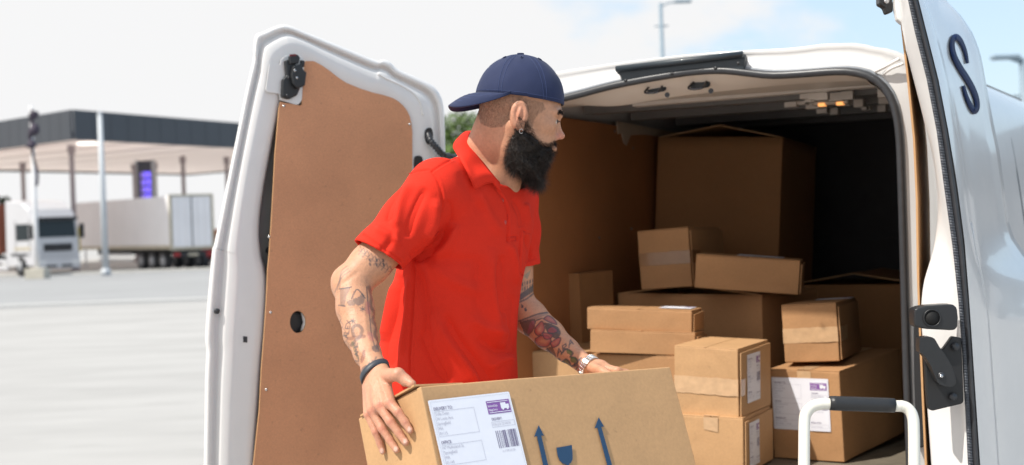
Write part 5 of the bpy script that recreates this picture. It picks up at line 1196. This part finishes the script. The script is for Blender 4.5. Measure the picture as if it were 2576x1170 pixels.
# brim, at the back
vs, nb, nr = [], 44, 16
bi = [];
for i in range(nb+1):
    ph = (i/nb*2-1); a = math.pi+ph*R(74)
    I0 = cappt(a, .0, .0005); I0 = I0-HC; I0 = np.array([I0@hf, I0@hl, I0@hu_])
    sgn = 1 if ph < 0 else -1
    yo = -math.sin(ph*math.pi/2)*.079; xo = -.108-.058*math.sqrt(max(0, 1-abs(ph)**2.6)); zo = -.020-.030*abs(ph)**2
    if abs(ph) > .80: pass
    k = max(0, 1-abs(ph)**5)
    O0 = np.array([I0[0]+(xo-I0[0])*k, I0[1]+(yo-I0[1])*k, I0[2]+(zo-I0[2])*k])
    bi.append((I0, O0))
for j in range(nr+1):
    for I0, O0 in bi:
        t = j/nr; q = I0+(O0-I0)*t; q = q + np.array([0, 0, 1.])*.006*math.sin(math.pi*t); vs.append(H(*q))
fs = [(j*(nb+1)+i, j*(nb+1)+i+1, (j+1)*(nb+1)+i+1, (j+1)*(nb+1)+i) for j in range(nr) for i in range(nb)]
br = poly('brim', vs, fs, NAVYC, cap, True); sm = br.modifiers.new('s', 'SOLIDIFY'); sm.thickness = .0038; sm.offset = 0
for t in (.30, .45, .60, .75, .88):
    tube('brim_stitching', [H(*(I0+(O0-I0)*t+np.array([0, 0, .006*math.sin(math.pi*t)+.0023]))) for I0, O0 in bi[4:-4]], .00032, NAVYS, br, 5)

# ---- polo shirt
REDM = M('red_pique', (.67, .030, .014), .8, .08, 500, .0009, 600, spec=.16, var2=.05, scale2=10); REDS = M('red_seam', (.50, .01, .006), .9)
Fs = Field((-.46, 3.12, .82), (.16, 3.98, 1.66), .0030)
TC_ = [(P(1222, 420, 3.53), .075, .085), (P(1200, 455, 3.53), .105, .150), (P(1189, 510, 3.53), .118, .182), (P(1183, 570, 3.53), .125, .190), (P(1170, 640, 3.53), .128, .186), (P(1150, 720, 3.53), .135, .180), (P(1136, 800, 3.53), .143, .178), (P(1127, 880, 3.53), .150, .182), (P(1124, 960, 3.53), .155, .188), (P(1124, 1060, 3.53), .158, .192)]
zc = np.array([c[0][2] for c in TC_])[::-1]; cx_ = np.array([c[0][0] for c in TC_])[::-1]; cy_ = np.array([c[0][1] for c in TC_])[::-1]; bf_ = np.array([c[1] for c in TC_])[::-1]; al_ = np.array([c[2] for c in TC_])[::-1]
def torso(X, Y, Z):
    z = Z.ravel(); cx, cy, b, a = [np.interp(z, zc, q)[None, None, :] for q in (cx_, cy_, bf_, al_)]
    x, y = X-cx, Y-cy; qf = x*tf[0]+y*tf[1]; ql = x*tlv[0]+y*tlv[1]
    e = 2.4; k = ((np.abs(qf)/b)**e+(np.abs(ql)/a)**e)**(1/e)
    dd = (k-1)*np.minimum(a, b)*.95
    return np.maximum(dd, np.maximum(Z-zc[-1]-.01, zc[0]-Z))
Fs.put(torso, (-.46, 3.12, .82), (.16, 3.98, 1.66), .02)
Fs.chain([NK-[0, 0, .045], SHR+[0, 0, -.003]], [.066, .068], .04); Fs.chain([NK-[0, 0, .045], SHL], [.062, .060], .04)
HEM = P(952, 642, 3.305); HM2 = P(905, 692, 3.29)
tors_d = Fs.D.copy()
Fs.chain([SHR, P(1030, 560, 3.345), HEM, HM2], [.070, .067, .0600, .060], .022)
HE2 = P(1305, 672, 3.67); Fs.chain([SHL, P(1300, 580, 3.67), HE2, P(1307, 760, 3.66)], [.060, .056, .050, .050], .025)
body_d = Fs.D.copy()
Fs.D = np.maximum(Fs.D, -(body_d+.0055)); del body_d
def cuthem(p0, n, a_, b_):
    a, b = Fs.sub(a_, b_); X, Y, Z = Fs.blk(a, b); n = unit(n); pl = (X-p0[0])*n[0]+(Y-p0[1])*n[1]+(Z-p0[2])*n[2]
    sl = tuple(slice(a[i], b[i]) for i in range(3)); Fs.D[sl] = np.maximum(Fs.D[sl], np.minimum(pl, tors_d[sl]-.003))
cuthem(HEM, HM2-HEM+np.array([.008, 0, -.012]), (-.46, 3.12, 1.05), (-.08, 3.45, 1.40))
cuthem(HE2, np.array([.10, 0, -1.]), (-.02, 3.50, 1.05), (.16, 3.98, 1.32)); del tors_d
Fs.put(lambda X, Y, Z: 0*X+0*Y-(.86-Z)*-1, (-.46, 3.12, .80), (.16, 3.98, .86), .0005, 'cut')
# neck opening and front vee
cf = [(1256, 458, 3.405), (1236, 436, 3.425), (1220, 416, 3.445), (1206, 398, 3.462), (1194, 379, 3.478), (1184, 357, 3.51), (1180, 343, 3.55), (1186, 334, 3.585), (1206, 340, 3.62), (1244, 366, 3.63), (1285, 405, 3.60), (1310, 434, 3.56), (1319, 450, 3.53)]
cfp = np.array([P(*q) for q in cf]); cfc = cfp.mean(0); nP = np.linalg.svd(cfp-cfc)[2][2]; nP = nP if nP[2] > 0 else -nP; nP = unit(nP)
c0_ = cfc-nP*.012
Fs.put(lambda X, Y, Z: np.maximum(-((X-c0_[0])*nP[0]+(Y-c0_[1])*nP[1]+(Z-c0_[2])*nP[2]), np.sqrt((X-cfc[0])**2+(Y-cfc[1])**2+(Z-cfc[2])**2)-.13), cfc-.13, cfc+.13, .001, 'cut')
Fs.cap(cfc-nP*.05, cfc+nP*.10, .052, .062, .002, 'cut')
Fs.cap(P(1268, 452, 3.40), P(1272, 500, 3.38), .020, .006, .003, 'cut')
sv_, sf_ = Fs.mesh(); del Fs
sv_ = smooth_v(sv_, sf_, 2, .5); sn = normals(sv_, sf_); spx_ = proj(sv_); sface = (sn*(CAM-sv_)/np.linalg.norm(CAM-sv_, axis=1)[:, None]).sum(1)
disp = np.zeros(len(sv_)); fm_ = np.clip(sface*4, 0, 1)
def fold(line, amp, wd, sm_=True, ends=True):
    ln = sm2(line, 6) if sm_ else line; ln = np.array(ln); m = (spx_[:, 0] > ln[:, 0].min()-wd*3) & (spx_[:, 0] < ln[:, 0].max()+wd*3) & (spx_[:, 1] > ln[:, 1].min()-wd*3) & (spx_[:, 1] < ln[:, 1].max()+wd*3)
    d, t = pl_dist(spx_[m], ln); e = np.clip(np.minimum(t, 1-t)*5, 0, 1) if ends else 1; disp[m] += 2.3*amp*np.exp(-(d/wd)**2)*e*fm_[m]
# seams
def seam(line): fold(line, -.0022, 2.6, ends=False); fold([(a+5, b+1) for a, b in line], .0008, 3, ends=False)
seam([(1028, 437), (1060, 430), (1086, 432), (1107, 470), (1113, 513), (1107, 572), (1094, 594), (1070, 616)]); seam([(1086, 432), (1120, 410), (1153, 394), (1175, 385)])
seam([(1038, 637), (1041, 700), (1040, 744), (1035, 830), (1031, 900), (1031, 960), (1032, 1000)])
seam([(914, 590), (960, 622), (1010, 657)]); seam([(1303, 684), (1306, 640), (1311, 581), (1322, 584), (1335, 586)]); seam([(1303, 684), (1318, 697)])
seam([(1246, 470), (1262, 495), (1274, 520), (1277, 560), (1277, 594), (1277, 606)]); seam([(1275, 597), (1298, 597), (1299, 606), (1276, 606)]); seam([(1322, 660), (1345, 650)])
# folds
for l_, a_, w_ in (
    ([(1128, 500), (1124, 560), (1100, 606), (1058, 640), (1036, 655)], -.010, 13), ([(1140, 560), (1126, 610), (1088, 652)], .007, 15), ([(1098, 500), (1092, 560), (1070, 610)], .005, 13),
    ([(1010, 470), (985, 520), (975, 560)], -.004, 9), ([(1040, 458), (1012, 500), (998, 560), (990, 610)], .005, 11), ([(1070, 470), (1040, 540), (1024, 600)], -.0045, 10), ([(1000, 560), (980, 610), (955, 640)], -.003, 9), ([(940, 575), (975, 590), (1010, 620)], .003, 9),
    ([(1050, 660), (1072, 760), (1078, 860)], -.0045, 12), ([(1010, 690), (1004, 780), (985, 860), (980, 930)], -.006, 12), ([(985, 700), (978, 780), (962, 860)], .005, 11), ([(1024, 700), (1020, 800), (1006, 900)], .004, 9),
    ([(1060, 650), (1110, 690), (1170, 720), (1220, 735)], .004, 16), ([(1070, 640), (1140, 655), (1200, 655)], -.003, 14), ([(1236, 620), (1232, 700), (1244, 790), (1250, 880)], .0055, 15), ([(1262, 640), (1258, 720), (1268, 800)], -.005, 12), ([(1206, 640), (1200, 720), (1208, 800)], -.003, 14),
    ([(1085, 780), (1120, 850), (1170, 920), (1200, 975)], .008, 18), ([(1110, 790), (1150, 860), (1205, 930), (1240, 975)], -.006, 15), ([(1060, 830), (1090, 900), (1130, 965)], -.005, 13), ([(1180, 800), (1230, 830), (1290, 840)], .004, 14), ([(1200, 850), (1250, 880), (1295, 885)], -.0035, 12), ([(1230, 930), (1262, 905), (1298, 900)], .004, 10),
    ([(1200, 480), (1230, 540), (1262, 590)], .003, 12), ([(1150, 430), (1190, 490), (1210, 540)], -.002, 14), ([(1290, 500), (1310, 540), (1312, 575)], -.004, 8), ([(1322, 510), (1330, 560)], .003, 6), ([(1280, 610), (1296, 660), (1300, 720)], .004, 9), ([(1288, 740), (1286, 820), (1292, 900)], -.004, 10), ([(1320, 590), (1330, 630), (1334, 655)], -.004, 5)):
    fold(l_, a_, w_)
sm_n = np.array([noise.noise(Vector(q*11)) for q in sv_[::3]]); disp += np.repeat(sm_n, 3)[:len(sv_)]*.0018
sv_ = sv_+sn*disp[:, None]; sv_ = smooth_v(sv_, sf_, 1, .4)
shirt = bpy.data.objects.new('polo_shirt', None); C.objects.link(shirt); shirt.parent = man; shirt.location = -man.location
link('shirt_body', npmesh('shirt_body', sv_, sf_), REDM, shirt, True)
# collar
def surf_d(u, v, dflt, off):
    m = (np.abs(spx_[:, 0]-u) < 6) & (np.abs(spx_[:, 1]-v) < 6) & (sface > 0)
    return min(dflt, float(sv_[m, 1].min())-off) if m.any() else dflt
co_ = [(1194, 475, 3.385), (1186, 455, 3.395), (1174, 430, 3.405), (1160, 404, 3.425), (1146, 382, 3.455), (1140, 368, 3.50), (1148, 352, 3.56), (1166, 342, 3.63), (1205, 352, 3.68), (1260, 385, 3.70), (1312, 430, 3.66), (1334, 462, 3.60), (1328, 480, 3.545)]
co_ = [(u, v, surf_d(u, v, d, .005) if i < 6 else d) for i, (u, v, d) in enumerate(co_)]
cf = [(u, v, surf_d(u-4, v+8, d, .010) if i < 4 else d) for i, (u, v, d) in enumerate(cf)]
Fc, Oc = smoothpath([P(*q) for q in cf], 6), smoothpath([P(*q) for q in co_], 6)
cols = []
for t in np.linspace(0, 1, 9):
    cols.append([f_*(1-t)+o_*t+np.array([-.0, -.003, .010])*math.sin(math.pi*t)*(.7) for f_, o_ in zip(Fc, Oc)])
cl_ = grid_surf('collar', cols, REDM, shirt, thick=.0032)
Sc = smoothpath([P(u+4, v+26, d+.004) for u, v, d in cf], 6); grid_surf('collar_stand', [[(f_+s2*0)*(1-t)+s2*t for f_, s2 in zip(Fc, Sc)] for t in (0, .33, .66, 1)], REDM, shirt, thick=.002)
tube('collar_edge', [o_+np.array([0, -.001, 0]) for o_ in Oc], .0013, REDM, cl_, 6)
# front edge of the near leaf
tube('collar_edge', smoothpath([Fc[0], (Fc[0]+Oc[0])/2+np.array([-.001, -.003, .005]), Oc[0]], 5), .0015, REDM, cl_, 6)
# placket, buttons, pocket
pk = [P(1262, 470, 3.385), P(1272, 500, 3.392), P(1279, 540, 3.40), P(1280, 600, 3.405)]
def onshirt(u, v, off=.001):
    m = np.where((np.abs(spx_[:, 0]-u) < 5) & (np.abs(spx_[:, 1]-v) < 5) & (sface > .1))[0]
    if len(m) == 0: return P(u, v, 3.40), np.array([0, -1., 0])
    d = np.median(sv_[m, 1]); n_ = unit(sn[m].mean(0)); return P(u, v, d)+n_*off, n_
def seam_tube(line, r=.0008, mt=None, nm='seam'):
    pts = []
    for u, v in sm2(line, 6):
        q, n_ = onshirt(u, v, .0004)
        if abs(q[1]-3.40) > 1e-6: pts.append(q)
    if len(pts) < 4: return
    for _ in range(3): pts = [pts[0]]+[(pts[i-1]+pts[i]*2+pts[i+1])/4 for i in range(1, len(pts)-1)]+[pts[-1]]
    tube(nm, pts, r, mt or REDS, shirt, 6)
for l_ in ([(1028, 437), (1060, 430), (1086, 432), (1107, 470), (1113, 513), (1107, 572), (1094, 594)], [(1086, 432), (1120, 410), (1150, 396)], [(1038, 645), (1041, 700), (1040, 744), (1035, 830), (1031, 900), (1031, 950)], [(916, 592), (960, 623), (1008, 657)],
    [(1247, 472), (1262, 495), (1274, 520), (1277, 560), (1277, 592)], [(1277, 596), (1297, 596)], [(1277, 606), (1297, 606)], [(1297, 596), (1297, 606)], [(1312, 582), (1332, 586)], [(1311, 583), (1307, 630), (1304, 682)], [(1305, 684), (1316, 694)]): seam_tube(l_)
BTN = M('button_red', (.55, .05, .04), .3, coat=.5)
for u, v in ((1261, 505), (1268, 560)):
    q, n_ = onshirt(u, v, .001); b_ = poly('button', *disc_vf(q, n_, .0055, 18, .002), BTN, shirt, True)
    for du in (-.0013, .0013): poly('button_hole', *disc_vf(q+n_*.0022+np.array([du, 0, du]), n_, .0006, 8, .0003), REDS, b_, True)

# ---- jewellery
SILV = M('silver', (.75, .74, .72), .18, metal=1)
er = H(.005, -.086, -.083); tube('earring', [er+hf*math.cos(t)*.0042+hu_*math.sin(t)*.0052+hl*-.002*math.sin(t) for t in np.linspace(0, 5.6, 20)], 0.0008, SILV, man, 8)
# wristband
BANDM = M('band_rubber', (.035, .042, .055), .5, .1, 90)
ax_ = unit(P(945, 962, 3.10)-P(920, 880, 3.16)); bc = P(943, 938, 3.108); a1 = unit(np.cross(ax_, [0, 1, 0])); a2 = np.cross(ax_, a1)
tilt = ax_
def ring(r1, r2, t, sh=.0): return bc+a1*math.cos(t)*r1+a2*math.sin(t)*r2+ax_*(sh+.010*math.cos(t-math.pi))
gcols = []
for sh, dr_ in ((-.0075, 0), (-.006, .0022), (.006, .0022), (.0075, 0)):
    gcols.append([ring(.0325+dr_, .0290+dr_, t, sh) for t in np.linspace(0, 2*math.pi, 48)])
wb = grid_surf('wristband', gcols, BANDM, man, thick=.001)
poly('band_clasp', *boxvf(ring(.0345, .031, 4.0, -.004), a1*.008, a2*.001+ax_*0, ax_*.006), SILV, wb)
# watch bracelet
ax2 = unit(P(1500, 936, 3.48)-P(1440, 892, 3.53)); wc_ = P(1481, 921, 3.492); b1_ = unit(np.cross(ax2, [0, 1, 0])); b2_ = np.cross(ax2, b1_)
wt_ = bpy.data.objects.new('watch', None); C.objects.link(wt_); wt_.parent = man; wt_.location = -man.location
for k in range(22):
    t = 2*math.pi*k/22; n_ = b1_*math.cos(t)+b2_*math.sin(t); tg = -b1_*math.sin(t)+b2_*math.cos(t)
    for sh, wd, m_ in ((-.0085, .0052, SILV), (-.003, .0058, SILV), (.0033, .0052, SILV)):
        o = wc_+n_*.0265+tg*-.0030+ax2*sh; bev(poly('bracelet_link', *boxvf(o, tg*.0064, ax2*wd, n_*.003), m_, wt_), .0008, 1)
n_ = unit(b1_*math.cos(1.1)+b2_*math.sin(1.1)); poly('watch_case', *disc_vf(wc_-n_*.028, -n_, .018, 24, .008), SILV, wt_, True)

# ---- trousers and shoes (below the frame)
Fl = Field((-.45, 3.20, -.01), (.25, 3.95, 1.02), .006)
pel = P(1128, 960, 3.53)
Fl.ell([pel[0], pel[1], .93], (.115, .155, .12), TM, .03)
for s_, kx in ((-1, 0.02), (1, -.01)):
    hip = np.array([pel[0], pel[1], .88])+tlv*s_*.085; kn = np.array([hip[0]+.03+kx, hip[1]-.02, .48]); an = np.array([hip[0]+kx-.02, hip[1], .09])
    Fl.chain([hip, kn, an], [.092, .066, .055], .02)
lv2, lf2 = Fl.mesh(); link('trousers', npmesh('trousers', lv2, lf2), M('charcoal_trousers', (.03, .032, .038), .85, .1, 60), man, True)
for s_, kx in ((-1, 0.02), (1, -.01)):
    an = np.array([pel[0]+kx-.02, pel[1], .05])+tlv*s_*.085; Fz = Field(an-[.14, .25, .06], an+[.28, .18, .10], .005)
    Fz.cap(an, an+tf*.13-[0, 0, .012], .046, .036, .02); Fz.cap(an-tf*.03+[0, 0, .04], an, .045, .046, .02); Fz.put(lambda X, Y, Z: (0*X+0*Y-(Z-.004)), an-[.14, .25, .06], an+[.28, .18, -.04], .001, 'cut') if False else None
    zv, zf = Fz.mesh(); zv[:, 2] = np.maximum(zv[:, 2], .003); link('shoe', npmesh('shoe', zv, zf), M('shoe_leather%d' % (s_+1), (.02, .018, .017), .5), man, True)
